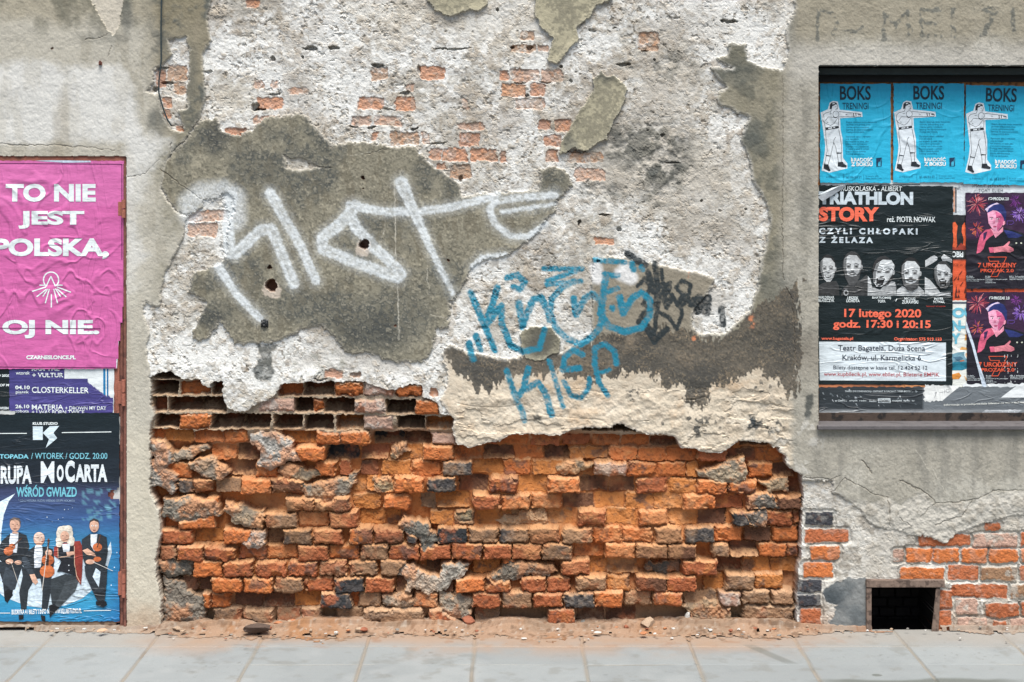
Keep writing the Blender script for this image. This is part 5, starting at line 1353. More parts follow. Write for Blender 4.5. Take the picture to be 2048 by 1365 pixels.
# ---- blue musicians poster
def qcol(u, v):
    s = lambda a, b: max(0.0, min(1.0, (v - a) / (b - a)))
    stops = [(826, (24, 36, 41)), (960, (30, 38, 48)), (985, (62, 70, 104)), (1040, (58, 92, 142)), (1090, (62, 138, 178)), (1200, (58, 150, 190)), (1243, (36, 124, 172))]
    for (a, ca), (b, cb) in zip(stops[:-1], stops[1:]):
        if v <= b:
            k = max(0, (v - a) / (b - a)); c = [x + (y - x) * k for x, y in zip(ca, cb)]; break
    else: c = stops[-1][1]
    e = max(0, (u - 190) / 50) * max(0, min(1, (v - 1040) / 60))
    c = [x + (y - x) * 0.6 * e for x, y in zip(c, (30, 92, 150))]
    n = math.sin(u * .19 + 2 * math.sin(v * .11)) * math.sin(v * .23 + 1.5 * math.sin(u * .13))
    if 165 < u < 232 and 978 < v < 1040 and n > .25: c = [x + (y - x) * .6 for x, y in zip(c, (110, 172, 182))]
    return tuple(c)
P = Poster("blue_poster", 0.005, 15, "large dark blue poster of four musicians sitting on a crescent moon", gloss=True, amp=0.002)
P.sheet(-54, 826, 239, 1243, qcol, step=4.5, torn=lambda u, v: u > 214 + 0 and 976 + (239 - u) * .35 < v < 1000 - (239 - u) * .2 and u > 215)
CY = (126, 196, 212)
P.text("KLUB STUDIO", 66, 844.5, 116, 850, PW_, 0.045)
P.poly([(66, 853), (86, 853), (86, 880), (66.5, 880)], (212, 228, 234), "emblem"); P.poly(T(0, 820, 5.688)([(490, 262), (570, 185), (675, 183), (610, 262), (652, 322), (522, 432), (560, 335), (548, 322)]), (212, 228, 234), "emblem")
P.sub = "l1"; P.line([(-44, 867.5), (54, 867)], 1.6, PW_, "stripe"); P.sub = "l2"; P.line([(124, 865.5), (223, 864)], 1.6, PW_, "stripe"); P.sub = None
P.text("LISTOPADA", -17, 908.5, 58, 917.5, CY, 0.03); P.text("/ WTOREK / GODZ. 20:00", 63, 906, 215, 918, CY, 0.005)
WW = (224, 232, 236)
P.text("GRUPA", -17, 931, 64, 968, WW, 0.04); P.text("M", 82, 923, 109, 966, WW, 0.018); P.text("O", 114, 930, 128, 963, WW, 0.05); P.text("C", 131, 921, 150, 965, WW, 0.05); P.text("ARTA", 151, 929, 215, 964, WW, 0.045)
P.text("WŚRÓD GWIAZD", 33, 970, 154, 994, (116, 190, 206), 0.03); P.text("* CZYLI HISTORIA MUZYKI WEDŁUG GRUPY MOCARTA", 37, 999, 150, 1003.5, (150, 172, 196), 0.0)
MO = (206, 222, 232)
P.sub = "moon"; P.ren["picture|moon"] = "moon"
P.poly([(31, 987), (18, 1003), (8, 1030), (3, 1065), (2, 1100), (8, 1130), (28, 1152), (70, 1163), (130, 1158), (175, 1142), (208, 1115), (222, 1083), (224, 1105), (214, 1140), (194, 1172), (165, 1197), (130, 1211), (95, 1217), (55, 1212), (10, 1195), (-30, 1160), (-50, 1110), (-50, 1070), (-36, 1035), (-8, 1008)], MO)
P.poly([(10, 1120), (60, 1120), (120, 1110), (180, 1110), (195, 1125), (170, 1150), (120, 1165), (50, 1165), (15, 1148)], MO)
t = T(0, 1000, 4.877)
SK = (214, 170, 146); SU_ = (44, 50, 56); SU2 = (62, 70, 78); SH = (220, 226, 232); VI = (190, 104, 62)
def pp(pts, c): P.poly(t(pts), c)
def ell(x, y, rx, ry, c, n=18): P.poly(t(circ(x, y, rx, ry, n)), c)
# first musician
P.sub = "m1"; P.ren["picture|m1"] = "musician"
pp([(-10, 600), (150, 615), (235, 600), (190, 740), (115, 890), (130, 930), (75, 1000), (45, 960), (30, 800), (-20, 660)], SU_)
pp([(20, 800), (95, 860), (110, 890), (150, 870), (190, 740), (60, 650)], SU2)
pp([(20, 400), (100, 330), (180, 315), (260, 345), (290, 450), (262, 580), (160, 620), (30, 612), (-20, 570), (0, 440)], SU_)
pp([(105, 325), (182, 318), (178, 400), (165, 515), (100, 510), (92, 400)], SH); ell(150, 240, 52, 68, SK); pp([(96, 225), (100, 190), (140, 168), (190, 178), (206, 215), (198, 250), (188, 205), (150, 190), (112, 200)], (104, 92, 86))
ell(130, 238, 7, 4, (80, 60, 56), 8); ell(170, 238, 7, 4, (80, 60, 56), 8); pp([(128, 278), (172, 278), (160, 288), (140, 288)], (150, 96, 84)); pp([(146, 240), (154, 240), (158, 262), (142, 262)], (188, 140, 118))
pp([(120, 310), (180, 310), (172, 330), (128, 330)], SK)
ell(85, 500, 46, 42, VI); ell(120, 455, 32, 30, VI); P.line(t([(120, 460), (215, 370)]), 2.2, (90, 60, 50)); pp([(160, 520), (80, 560), (100, 580), (170, 565)], (36, 40, 44)); ell(95, 600, 38, 26, SK); ell(180, 610, 36, 20, SK)
P.line(t([(110, 600), (226, 950)]), 0.9, (206, 196, 184)); pp([(40, 900), (80, 870), (130, 880), (120, 930), (75, 1004), (50, 980)], (26, 28, 32))
# second musician
P.sub = "m2"; P.ren["picture|m2"] = "musician"
pp([(205, 620), (310, 740), (330, 790), (280, 880), (262, 1060), (210, 1080), (190, 900), (225, 740)], SU_); pp([(395, 755), (505, 750), (500, 880), (465, 1070), (408, 1072), (418, 900)], SU_)
pp([(205, 590), (290, 485), (345, 445), (440, 455), (520, 480), (535, 600), (505, 760), (310, 770), (230, 640)], SU_); pp([(345, 452), (415, 445), (420, 520), (400, 655), (340, 662), (335, 540)], SH)
ell(385, 378, 55, 66, SK); ell(385, 360, 52, 46, (226, 196, 178)); ell(410, 362, 6, 4, (70, 54, 50), 8); ell(375, 366, 6, 4, (70, 54, 50), 8); pp([(400, 402), (432, 400), (420, 412)], (150, 96, 84)); pp([(415, 370), (440, 392), (418, 394)], (190, 142, 120)); pp([(345, 440), (415, 440), (400, 458), (355, 458)], SH)
pp([(215, 560), (260, 540), (330, 690), (345, 740), (300, 745), (240, 650)], SU2); pp([(292, 728), (340, 720), (376, 800), (350, 826), (322, 800)], SK); ell(478, 515, 34, 32, SK)
ell(470, 585, 60, 52, VI); ell(464, 695, 72, 62, (200, 112, 66)); pp([(450, 540), (482, 540), (478, 640), (446, 640)], (70, 50, 44)); P.line(t([(478, 390), (462, 560)]), 3, (84, 58, 48)); ell(478, 395, 12, 20, (90, 62, 50)); P.line(t([(470, 450), (415, 880)]), 1.3, (214, 208, 200))
pp([(185, 1120), (235, 1120), (232, 1160), (190, 1168)], (26, 28, 32)); pp([(400, 1120), (444, 1130), (446, 1190), (410, 1175)], (26, 28, 32))
# wigged musician
P.sub = "m3"; P.ren["picture|m3"] = "musician"
pp([(500, 770), (640, 720), (780, 745), (735, 880), (640, 980), (565, 1060), (510, 1010), (495, 900)], (52, 58, 62)); pp([(640, 800), (780, 760), (735, 890), (570, 1060), (530, 1040), (600, 900)], (66, 72, 76))
pp([(530, 460), (580, 430), (720, 405), (782, 398), (815, 470), (806, 700), (795, 830), (752, 770), (728, 600), (590, 585), (528, 540)], (142, 58, 50)); pp([(575, 440), (722, 435), (735, 600), (745, 740), (610, 700), (560, 700), (600, 600), (565, 560)], (36, 38, 44))
P.line(t([(728, 450), (730, 620), (752, 740), (785, 800)]), 1.2, (214, 178, 150)); P.line(t([(568, 470), (570, 560), (690, 545)]), 1.2, (214, 178, 150))
for x, y, r in [(635, 330, 82), (590, 390, 42), (690, 390, 42), (580, 430, 30), (700, 420, 28), (600, 290, 36), (670, 285, 40)]: ell(x, y, r, r, (222, 212, 196))
ell(636, 356, 44, 56, SK); ell(618, 346, 6, 4, (70, 54, 50), 8); ell(656, 346, 6, 4, (70, 54, 50), 8); pp([(615, 385), (660, 385), (648, 394), (626, 394)], (160, 100, 88)); pp([(634, 350), (646, 372), (628, 372)], (196, 150, 130))
pp([(610, 430), (690, 425), (680, 505), (622, 505)], SH); pp([(650, 505), (730, 500), (735, 530), (660, 545)], SK); pp([(480, 1030), (530, 1010), (580, 1050), (540, 1090), (490, 1145)], (26, 28, 32)); ell(675, 635, 6, 6, SH, 8); ell(676, 685, 6, 6, SH, 8)
# fourth musician
P.sub = "m4"; P.ren["picture|m4"] = "musician"
pp([(828, 640), (1052, 640), (1045, 800), (1025, 985), (955, 985), (890, 850), (840, 740)], SU_); pp([(940, 662), (985, 700), (968, 850), (908, 745)], MO)
pp([(800, 385), (880, 330), (980, 330), (1045, 362), (1058, 500), (1030, 640), (840, 640), (812, 560)], SU_); pp([(888, 335), (955, 330), (945, 420), (925, 500), (890, 440)], SH); ell(924, 252, 46, 62, SK); pp([(876, 240), (880, 200), (920, 178), (965, 195), (974, 245), (960, 215), (920, 200), (890, 212)], (60, 54, 54))
ell(905, 250, 12, 8, (236, 226, 220), 10); ell(942, 250, 12, 8, (236, 226, 220), 10); ell(905, 250, 5, 4, (60, 50, 48), 8); ell(942, 250, 5, 4, (60, 50, 48), 8); pp([(908, 288), (942, 288), (932, 300), (916, 300)], (160, 96, 84)); pp([(922, 252), (930, 272), (916, 272)], (190, 142, 120))
ell(955, 458, 46, 40, VI); ell(955, 575, 38, 24, VI); P.line(t([(955, 460), (985, 335)]), 2.2, (84, 58, 48)); pp([(808, 490), (860, 470), (930, 520), (945, 550), (850, 530)], SK); ell(885, 600, 45, 24, SK); P.line(t([(910, 600), (1105, 690)]), 1.1, (214, 208, 200))
pp([(940, 985), (1040, 985), (1050, 1020), (1010, 1048), (940, 1020)], (26, 28, 32))
P.sub = "st"; P.ren["picture|st"] = "stars"
for x, y, r in [(635, 92, 5), (672, 88, 3), (712, 74, 3), (465, 165, 5), (575, 187, 4), (620, 170, 3), (515, 210, 3), (1090, 828, 6), (1120, 655, 6), (1145, 510, 5)]: ell(x, y, r, r, (226, 236, 244), 6)
P.sub = None
P.text("BUDRYKA 4 / BILETY I INFO NA WWW.KLUBSTUDIO.PL", 24, 1219, 164, 1229, (232, 238, 240), 0.03, lay=4.5, tilt=-0.02)
P.sub = "l3"; P.line([(-44, 1226), (21, 1226)], 1.5, PW_, "stripe", lay=4.5); P.sub = "l4"; P.line([(168, 1221.5), (223, 1220.5)], 1.5, PW_, "stripe", lay=4.5)
P.build()
P = Poster("torn_paper", 0.0115, 16, "white torn paper edge beside the emblem of the blue musicians poster", "paper scrap")
P.sheet(228, 834, 241, 890, (214, 216, 212), step=4, ragged=1.2); P.build()
P = Poster("torn_paper", 0.0115, 17, "white torn paper behind the ripped edge of the blue musicians poster", "paper scrap")
P.sheet(228, 952, 243, 1008, (206, 204, 198), step=4, ragged=2.0); P.build()

# ---- three blue boxing posters
def boks(k, du, dv, slope, label):
    P = Poster("blue_poster", 0.0965 - 0.0006 * k, 21 + k, label, group="turquoise boxing posters in the window", amp=0.0022,
               tf=lambda u, v: (u + du + (v - 168) * slope[0], v + dv + (u - 1640) * slope[1]))
    BL = (42, 180, 216)
    P.sheet(1640, 168, 1781, 366, lambda u, v: (36, 164, 202) if v < 184 else BL, step=6)
    NV_ = (26, 50, 62); t = T(1620, 120, 5.25)
    P.text("BOKS", 1679.5, 172.5, 1741, 200.5, NV_, 0.02); P.text("TRENINGI", 1684.5, 206, 1736.5, 219, (24, 72, 96), 0.008)
    WH_ = (222, 230, 234); IK = (40, 46, 52)
    P.poly(t([(110, 555), (185, 520), (205, 450), (240, 432), (290, 440), (310, 525), (545, 550), (550, 600), (315, 615), (320, 730), (340, 830), (345, 1030), (390, 1090), (390, 1140), (205, 1185), (120, 1165), (150, 1010), (160, 900), (140, 760)]), WH_, "boxer")
    P.poly(t([(205, 520), (207, 470), (225, 450), (262, 446), (282, 458), (284, 472), (262, 470), (250, 482), (232, 488), (228, 515)]), IK, "boxer")
    P.poly(t([(232, 458), (262, 454), (258, 462), (236, 470)]), WH_, "boxer")
    L = lambda pts, w=0.75: P.line(t(pts), w, IK, "boxer")
    L([(284, 472), (290, 492), (286, 500), (288, 512), (280, 525), (262, 522)]); L([(262, 495), (274, 492)]); L([(272, 512), (284, 512)], 1)
    L([(228, 515), (218, 545), (160, 560), (136, 585), (133, 640), (160, 665), (215, 690), (250, 670), (290, 610)]); L([(145, 640), (160, 720), (165, 800), (175, 900), (180, 960), (165, 1000)]); L([(160, 640), (190, 600), (250, 605)])
    P.line(t(circ(270, 572, 32, 34, 16)), 0.8, IK, "boxer", close=True); P.poly(t([(243, 590), (262, 604), (285, 598), (285, 608), (262, 614), (243, 604)]), IK, "boxer")
    L([(300, 545), (400, 555), (455, 560), (500, 562), (535, 575), (530, 598), (490, 600), (400, 598), (300, 600)]); L([(455, 560), (460, 595)], 1.6); L([(478, 562), (482, 590)], 1.6); L([(500, 575), (528, 580)], 1.6); L([(370, 572), (390, 576)])
    L([(298, 600), (300, 690)]); L([(200, 570), (225, 566)]); L([(175, 655), (190, 660)])
    P.poly(t([(163, 712), (300, 694), (302, 718), (165, 738)]), IK, "boxer"); P.poly(t([(190, 716), (230, 710), (230, 722), (190, 728)]), WH_, "boxer"); P.poly(t([(244, 708), (262, 705), (262, 716), (244, 719)]), WH_, "boxer")
    L([(300, 730), (318, 820), (330, 900), (332, 980), (280, 985), (270, 920), (248, 868), (225, 960), (215, 1010), (165, 1000)]); L([(268, 812), (250, 840), (248, 868)]); L([(165, 1005), (215, 1012)], 1.2); L([(278, 975), (332, 980)], 1.2)
    L([(168, 1010), (160, 1060), (150, 1095)]); L([(212, 1012), (200, 1060), (188, 1100)]); L([(285, 985), (292, 1040), (296, 1078)]); L([(325, 982), (326, 1040), (328, 1075)])
    P.poly(t([(145, 1095), (190, 1100), (200, 1140), (216, 1160), (200, 1172), (170, 1155), (140, 1140)]), IK, "boxer"); P.poly(t([(292, 1075), (345, 1072), (352, 1092), (385, 1110), (380, 1130), (330, 1125), (288, 1118)]), IK, "boxer"); L([(305, 1085), (335, 1100)], .5)
    ink = (22, 112, 144)
    P.small(1692, 243.2, 1754, 5, 5.0, ink, ["Zajęcia obejmują naukę elementów", "techniki bokserskiej oraz", "trening ogólnorozwojowy.", "Sparingi dla zaawansowanych.", "Treningi CROSS-BOX."], 3.7, 0.01)
    P.small(1691, 272, 1741, 8, 4.95, ink, ["Zapraszam dzieci i młodzież", "oraz dorosłych", "bez względu na wiek, płeć", "oraz poziom sprawności.", "Treningi rano i wieczorem", "w małych grupach o różnym", "stopniu zaawansowania.", "Treningi personalne."], 3.7, 0.01)
    P.text("RADOŚĆ", 1708, 315, 1744.5, 324, PW_, 0.04); P.text("Z BOKSU", 1701.5, 325, 1745, 333, PW_, 0.045)
    P.poly(t([(428, 1020), (438, 1035), (452, 1042), (450, 1070), (428, 1070)]), PW_, "emblem")
    P.poly(t([(693, 1032), (752, 1028), (750, 1118), (695, 1120)]), (24, 54, 84), "emblem"); P.poly(t([(712, 1118), (712, 1085), (722, 1070), (735, 1075), (745, 1035), (748, 1035), (740, 1085), (738, 1118)]), (60, 170, 200), "emblem")
    P.line(t([(352, 1200), (352, 1262)]), .5, ink, "lettering"); P.line(t([(562, 1200), (562, 1262)]), .5, ink, "lettering")
    P.text("ul. Krakowska 21", 1652, 352, 1679, 356, ink); P.text("tel.: 696 816 571", 1692, 352, 1723, 357, ink, 0.01); P.text("By zacząć z nami,", 1731, 351, 1757, 354.5, ink); P.text("napisz: kontakt z nami", 1731, 355.5, 1763, 359, ink)
    P.build()
boks(0, 0, 0, (0, 0), "turquoise boxing poster at the left end, touching the window's plaster edge")
boks(1, 147, -0.5, (-0.004, 0), "turquoise boxing poster in the middle, between two identical ones")
boks(2, 292.5, 2.5, (-0.03, 0.02), "turquoise boxing poster at the right end, tilted and cut off by the frame")

# ---- sheets that lie behind
P = Poster("white_poster", 0.1025, 41, "white programme sheet with thin serif names, under the right turquoise poster")
P.sheet(1885, 360, 2120, 430, (214, 220, 222)); P.sheet(1900, 366, 1936, 430, (206, 212, 216))
P.text("SHARIF SEHNAOUI", 1944, 367, 2017, 375, (84, 92, 100), 0.0, space=1.2); P.text("TONY ELIEH", 1957, 378, 2005, 384, (84, 92, 100), 0.0, space=1.25)
P.sub = "s1"; P.line([(1908, 377), (1908, 425)], 2.4, (206, 136, 92), "stripe"); P.sub = "s2"; P.line([(1911.5, 370), (1911.5, 426)], 2.6, (64, 48, 46), "stripe")
P.build()
P = Poster("orange_poster", 0.1032, 42, "orange and black poster with shoe print shapes, mostly covered by others")
P.sheet(1895, 428, 2120, 604, lambda u, v: (36, 38, 40) if v < 521 else (216, 92, 56), step=5)
ORG = (220, 98, 58)
P.poly([(1904, 446), (1910, 444), (1915, 452), (1913, 470), (1914, 490), (1911, 499), (1905, 499), (1903, 470)], ORG); P.poly([(1929, 445), (1924, 452), (1923, 464), (1927, 478), (1925, 497), (1930, 500), (1934, 470)], ORG)
P.poly([(1902, 492), (1912, 497), (1922, 486), (1932, 495), (1932, 500), (1902, 500)], (150, 60, 44))
P.text("OBki", 1903, 503, 1926, 515, PW_, 0.03)
rr = random.Random(3)
for k in range(26):
    u = rr.uniform(1904, 2060); v = rr.uniform(560, 602)
    P.poly([(u, v), (u + rr.uniform(1, 3), v - rr.uniform(6, 20)), (u + rr.uniform(3, 6), v)], (96, 44, 36))
for (u, v) in ((1907, 562), (1918, 550), (1920, 572)): P.line([(u, v), (u + 6, v - 8)], 1.5, (90, 40, 34))
P.text("JUŻ W", 1906, 528, 1926, 533, (130, 56, 40), 0.0)
P.build()
def prozak(du, dv, seed, y, label, scuff):
    P = Poster("dark_poster", y, seed, label, group="dark portrait posters with fireworks", tf=lambda u, v: (u + du + (v - 386) * (0.006), v + dv))
    t = T(1890, 360, 6.2)
    rr = random.Random(seed)
    P.sheet(1931, 386, 2062, 578, lambda u, v: (30, 28, 38) if v > 480 else (54, 32, 58) if u < 1975 or u > 2010 else (40, 30, 46), step=6)
    for (x, y_, R, cols, n) in ((390, 300, 150, ((206, 84, 88), (226, 150, 150), (160, 60, 96)), 70), (390, 600, 110, ((206, 80, 70), (150, 60, 120), (220, 120, 80)), 46), (925, 420, 120, ((140, 100, 196), (196, 160, 226), (110, 70, 170)), 60), (870, 260, 90, ((150, 70, 160), (110, 50, 130)), 34)):
        P.sub = 'f%d' % x
        for k in range(n):
            a = rr.uniform(0, 6.28); r0 = rr.uniform(.05, .5) * R; r1 = r0 + rr.uniform(.25, .55) * R
            q = [(x + r0 * math.cos(a), y_ + r0 * math.sin(a)), (x + r1 * math.cos(a), y_ + r1 * math.sin(a) + 6)]
            q = [(min(max(p[0], 262), 1050), max(p[1], 175)) for p in q]
            P.line(t(q), rr.uniform(.4, 1.0), rr.choice(cols), "fireworks", lay=1)
    PKK = (206, 92, 120); PK2 = (230, 150, 170); NB = (38, 48, 104); BK = (22, 24, 32)
    P.layer = 1.6; P.sub = None
    q = lambda pts, c: P.poly(t(pts), c, "portrait")
    q([(385, 915), (400, 800), (430, 690), (500, 620), (580, 600), (700, 590), (820, 620), (960, 660), (1045, 720), (1045, 900), (900, 960), (700, 930), (560, 920)], BK)
    q([(385, 915), (400, 800), (430, 690), (500, 620), (575, 605), (600, 680), (540, 720), (500, 760), (470, 860), (430, 900)], PKK); q([(720, 620), (830, 640), (960, 690), (900, 720), (780, 720)], NB); q([(470, 660), (520, 640), (500, 720), (470, 760)], (60, 40, 80))
    q([(560, 600), (620, 720), (715, 640), (715, 580), (660, 640), (610, 640)], PK2)
    q([(520, 400), (545, 380), (620, 370), (690, 400), (740, 470), (725, 540), (690, 590), (650, 640), (600, 640), (570, 590), (535, 540)], (224, 156, 182)); q([(620, 390), (700, 430), (735, 500), (715, 545), (680, 600), (640, 640), (640, 560), (660, 520), (630, 470)], (196, 92, 132))
    q([(500, 370), (530, 320), (590, 290), (650, 285), (720, 320), (758, 400), (752, 500), (735, 530), (720, 470), (690, 420), (640, 385), (590, 378), (545, 400), (525, 410)], NB); q([(490, 365), (560, 315), (640, 283), (670, 300), (600, 312), (540, 355), (520, 400)], (216, 196, 220))
    q([(715, 520), (740, 510), (742, 545), (715, 570)], PK2)
    for ex in (572, 655):
        P.poly(t(circ(ex, 484, 17, 9, 10)), (236, 214, 222), "portrait"); P.poly(t(circ(ex + 3, 484, 7, 8, 8)), (60, 30, 60), "portrait")
    P.line(t([(548, 462), (592, 468)]), .9, (90, 40, 80), "portrait"); P.line(t([(632, 466), (685, 456)]), .9, (90, 40, 80), "portrait"); q([(604, 480), (620, 540), (588, 545)], (206, 120, 150)); q([(590, 575), (640, 572), (625, 588), (600, 588)], (176, 60, 96))
    q([(535, 840), (590, 835), (600, 900), (550, 905)], PKK); q([(590, 840), (720, 820), (790, 760), (800, 775), (775, 815), (840, 850), (845, 880), (800, 900), (700, 890), (600, 905)], (216, 128, 140)); P.line(t([(800, 850), (842, 858)]), .5, (160, 60, 80), "portrait"); P.line(t([(795, 872), (842, 878)]), .5, (160, 60, 80), "portrait")
    for ex in (877, 938):
        P.sub = "c%d" % ex; P.poly(t(circ(ex, 785, 12, 10, 8)), (206, 210, 190), "cat_eye")
    P.sub = None
    P.layer = 3.0
    RO = (206, 84, 56)
    P.line(t([(525, 958), (755, 958), (640, 1200), (560, 1200), (660, 1010), (545, 1010), (525, 958)]), 1.5, RO, "lettering", lay=3.2)
    P.text("7 URODZINY", 1954.5, 526, 2032, 535.5, RO, 0.03, lay=3.4); P.text("PROZAK 2.0", 1959.5, 538, 2026, 545, RO, 0.03, lay=3.4); P.line([(1954, 536.6), (2030, 536.6)], .8, (30, 20, 24), "lettering", lay=3.45)
    P.text("PROZAK 2.0", 1986, 395, 2017, 401, PW_, 0.03, lay=3.4); P.sub = "e1"; P.line(t([(540, 250), (540, 222), (580, 222), (585, 240), (560, 245)]), 1.3, PW_, "emblem", lay=3.4)
    P.sub = "e2"; P.line(t([(765, 560), (765, 510), (840, 510), (850, 535), (820, 555), (785, 552)]), .7, (110, 80, 170), "emblem", lay=3.4)
    P.sub = None
    for (x0, lines) in ((1931.5, ["01 / Piątek", "DJ RAZORBLADE", "Techno / House / Bass live set", "Dark room, Main stage"]), (1969, ["02 / Sobota", "DJ BARIO", "7 URODZINY KLUBU, goście specjalni", "wstęp wolny", "od 22:00 do rana"]), (2017, ["03 / Niedziela", "WIELKI FINAŁ", "Zamknięcie sezonu"])):
        P.small(x0, 552, x0 + (44 if x0 > 1940 else 36), 5, 3.1, (196, 204, 206), lines, 2.2, 0.02)
    if scuff:
        for k in range(34):
            u = rr.choice((2006, 2012, 2019, 2027, 2033)) + rr.uniform(-1.2, 1.2); v = rr.uniform(505, 576); P.line([(u, v), (u + rr.uniform(-.3, .3), v + rr.uniform(1, 7))], rr.uniform(.4, 1.1), (206, 210, 210), "scuffs", lay=4)
    P.build()
prozak(0, 0, 51, 0.0985, "dark portrait poster with red fireworks, the upper of the two", False)
prozak(1.5, 198.5, 52, 0.0982, "dark portrait poster with red fireworks, the scuffed lower of the two", True)
P = Poster("illustrated_poster", 0.1012, 43, "cream illustrated poster with pale blue stencil letters and a reclining figure")
P.sheet(1890, 601, 1974, 775, lambda u, v: (222, 224, 216), step=5)
P.line([(1896, 606), (1940, 606)], 4.2, (84, 92, 104), "border")
LB = (112, 184, 204)
P.text("OU", 1904, 615.5, 1950, 636, LB, 0.06); P.text("N-", 1903, 641, 1930, 662, LB, 0.06); P.text("Y", 1902, 667, 1921, 688, LB, 0.06)
t = T(1890, 570, 6.5)
for pts, c in (([(255, 645), (320, 650), (325, 720), (250, 722), (262, 680)], (214, 158, 84)), ([(190, 830), (220, 805), (290, 820), (350, 808), (352, 840), (280, 845), (200, 845)], (214, 160, 90)),
               ([(60, 1170), (120, 1155), (180, 1140), (210, 1180), (180, 1225), (60, 1230)], (214, 140, 62)), ([(60, 910), (160, 880), (250, 870), (300, 900), (380, 880), (390, 960), (400, 1040), (330, 1070), (220, 1110), (60, 1110)], (104, 142, 156)),
               ([(60, 1010), (180, 1000), (330, 1010), (330, 1070), (220, 1110), (60, 1110)], (40, 124, 146)), ([(250, 880), (300, 865), (345, 880), (330, 950), (270, 960), (248, 920)], (196, 208, 208)), ([(265, 885), (300, 880), (305, 935), (280, 950), (262, 920)], (208, 170, 140)), ([(100, 940), (200, 930), (240, 960), (160, 990)], (70, 104, 124)),
               ([(190, 985), (250, 975), (245, 990), (200, 1000)], (196, 116, 72)), ([(285, 1120), (340, 1110), (355, 1160), (310, 1170)], (70, 84, 84)), ([(365, 1115), (420, 1110), (425, 1150), (385, 1155)], (60, 74, 74)), ([(245, 1170), (280, 1225), (350, 1230), (440, 1190), (440, 1200), (350, 1248), (270, 1245)], (216, 166, 104))):
    P.poly(t(pts), c)
P.poly(t([(270, 470), (300, 560), (370, 760), (430, 1000), (535, 1300), (520, 1330), (480, 1320), (400, 1010), (340, 780), (268, 570)]), (198, 210, 222), "folded_edge", lay=9)
P.build()
# ---- black crumpled sheet along the bottom and torn strips
P = Poster("crumpled_poster", 0.0995, 44, "grey-black crumpled poster strip along the bottom of the window", gloss=True, amp=0.004)
P.sheet(1637, 774, 2120, 828, lambda u, v: (52, 58, 62) if u < 1845 and v < 818 else (108, 114, 118) if v < 822 else (140, 144, 146), step=5, ragged=1.6)
gw = (186, 194, 196)
P.text("THIRD EYE DIMENSION + DISTANT & VACANT / WIFI BOYS / ...", 1689, 781, 1826, 784.5, gw, 0.02); P.text("w Ostrów", 1669, 799.5, 1694, 803.5, gw, 0.02); P.text("empik  radio", 1698, 799.5, 1732, 804, gw, 0.02); P.text("Radio", 1738, 800, 1752, 804, gw, 0.02)
P.poly([(1755, 797), (1780, 796.5), (1781, 806), (1756, 806)], gw, "emblem"); P.text("CZWÓRKA", 1757, 798, 1779, 804.5, (50, 56, 60), 0.03, lay=4); P.text("muzyka  lipiec  tu", 1784, 799.5, 1828, 804, gw, 0.02)
P.text("Informacja o przedsprzedaży biletów na www.ticketpro.pl", 1887, 808, 2062, 813, (220, 222, 214), 0.02, tilt=-0.035)
rr = random.Random(8)
for k in range(30):
    u = rr.uniform(1640, 1830); v = rr.uniform(778, 815); P.poly([(u, v), (u + rr.uniform(1, 3), v + rr.uniform(-1, 1)), (u + rr.uniform(2, 7), v + rr.uniform(2, 6)), (u + rr.uniform(0, 3), v + rr.uniform(2, 5))], rr.choice([(130, 138, 142), (170, 176, 180), (96, 104, 108)]), "scuffs", lay=1)
P.build()
P = Poster("torn_paper", 0.097, 45, "torn white paper with a scrawled 9-10, on the grey crumpled strip", "paper scrap")
P.sheet(1848, 770, 1920, 803, (224, 226, 222), step=4, ragged=2.4); P.line([(1869, 787), (1873, 784), (1871, 789), (1869, 795)], .7, (84, 90, 100), "handwriting", lay=3); P.line([(1878, 786), (1886, 784)], .6, (84, 90, 100), "handwriting", lay=3); P.line([(1889, 780), (1888, 787)], .6, (84, 90, 100), "handwriting", lay=3); P.line(circ(1895, 782, 4, 3, 9), .6, (84, 90, 100), "handwriting", lay=3); P.build()
P = Poster("torn_paper", 0.0972, 46, "torn white paper with the handwritten word KRAKÓW", "paper scrap")
P.sheet(1926, 768, 2120, 801, (220, 224, 224), step=5, ragged=2.4, torn=lambda u, v: v > 799 - max(0, u - 1960) * 0.06)
P.text("KRAKÓW", 1937, 783, 1976, 792, (104, 110, 118), -0.012, 0.15, 1.15, "handwriting", tilt=-0.06); P.build()
P = Poster("orange_poster", 0.0992, 47, "thin orange poster edge showing under the black theatre poster")
P.sheet(1638, 764, 1855, 777, lambda u, v: (206, 140, 92) if u > 1800 else (196, 124, 84), step=5, ragged=1.4); P.build()
P = Poster("torn_paper", 0.0976, 48, "white printed paper strip hanging below the grey crumpled poster", "paper scrap")
P.sheet(1914, 820, 2120, 830, (196, 200, 202), step=5, ragged=1.4); P.text("INFORMACJE I BILETY NA LIDTRANSMISJE.PL ORAZ EMPIK FILHARMONIA", 1926, 822.5, 2055, 826, (130, 138, 142), 0.0); P.build()
P = Poster("torn_paper", 0.1005, 49, "curled white paper strip above the sill under the crumpled poster", "paper scrap")
P.sheet(1770, 822, 1914, 829, (200, 200, 194), step=5, ragged=1.8); P.build()
P = Poster("torn_paper", 0.1015, 50, "white paper remnant between the turquoise posters and the theatre poster", "paper scrap")
P.sheet(1641, 360, 1916, 376, lambda u, v: (214, 218, 216), step=5, ragged=1.5); P.line([(1690, 370), (1840, 370)], 1.5, (60, 66, 70), "stripe"); P.build()

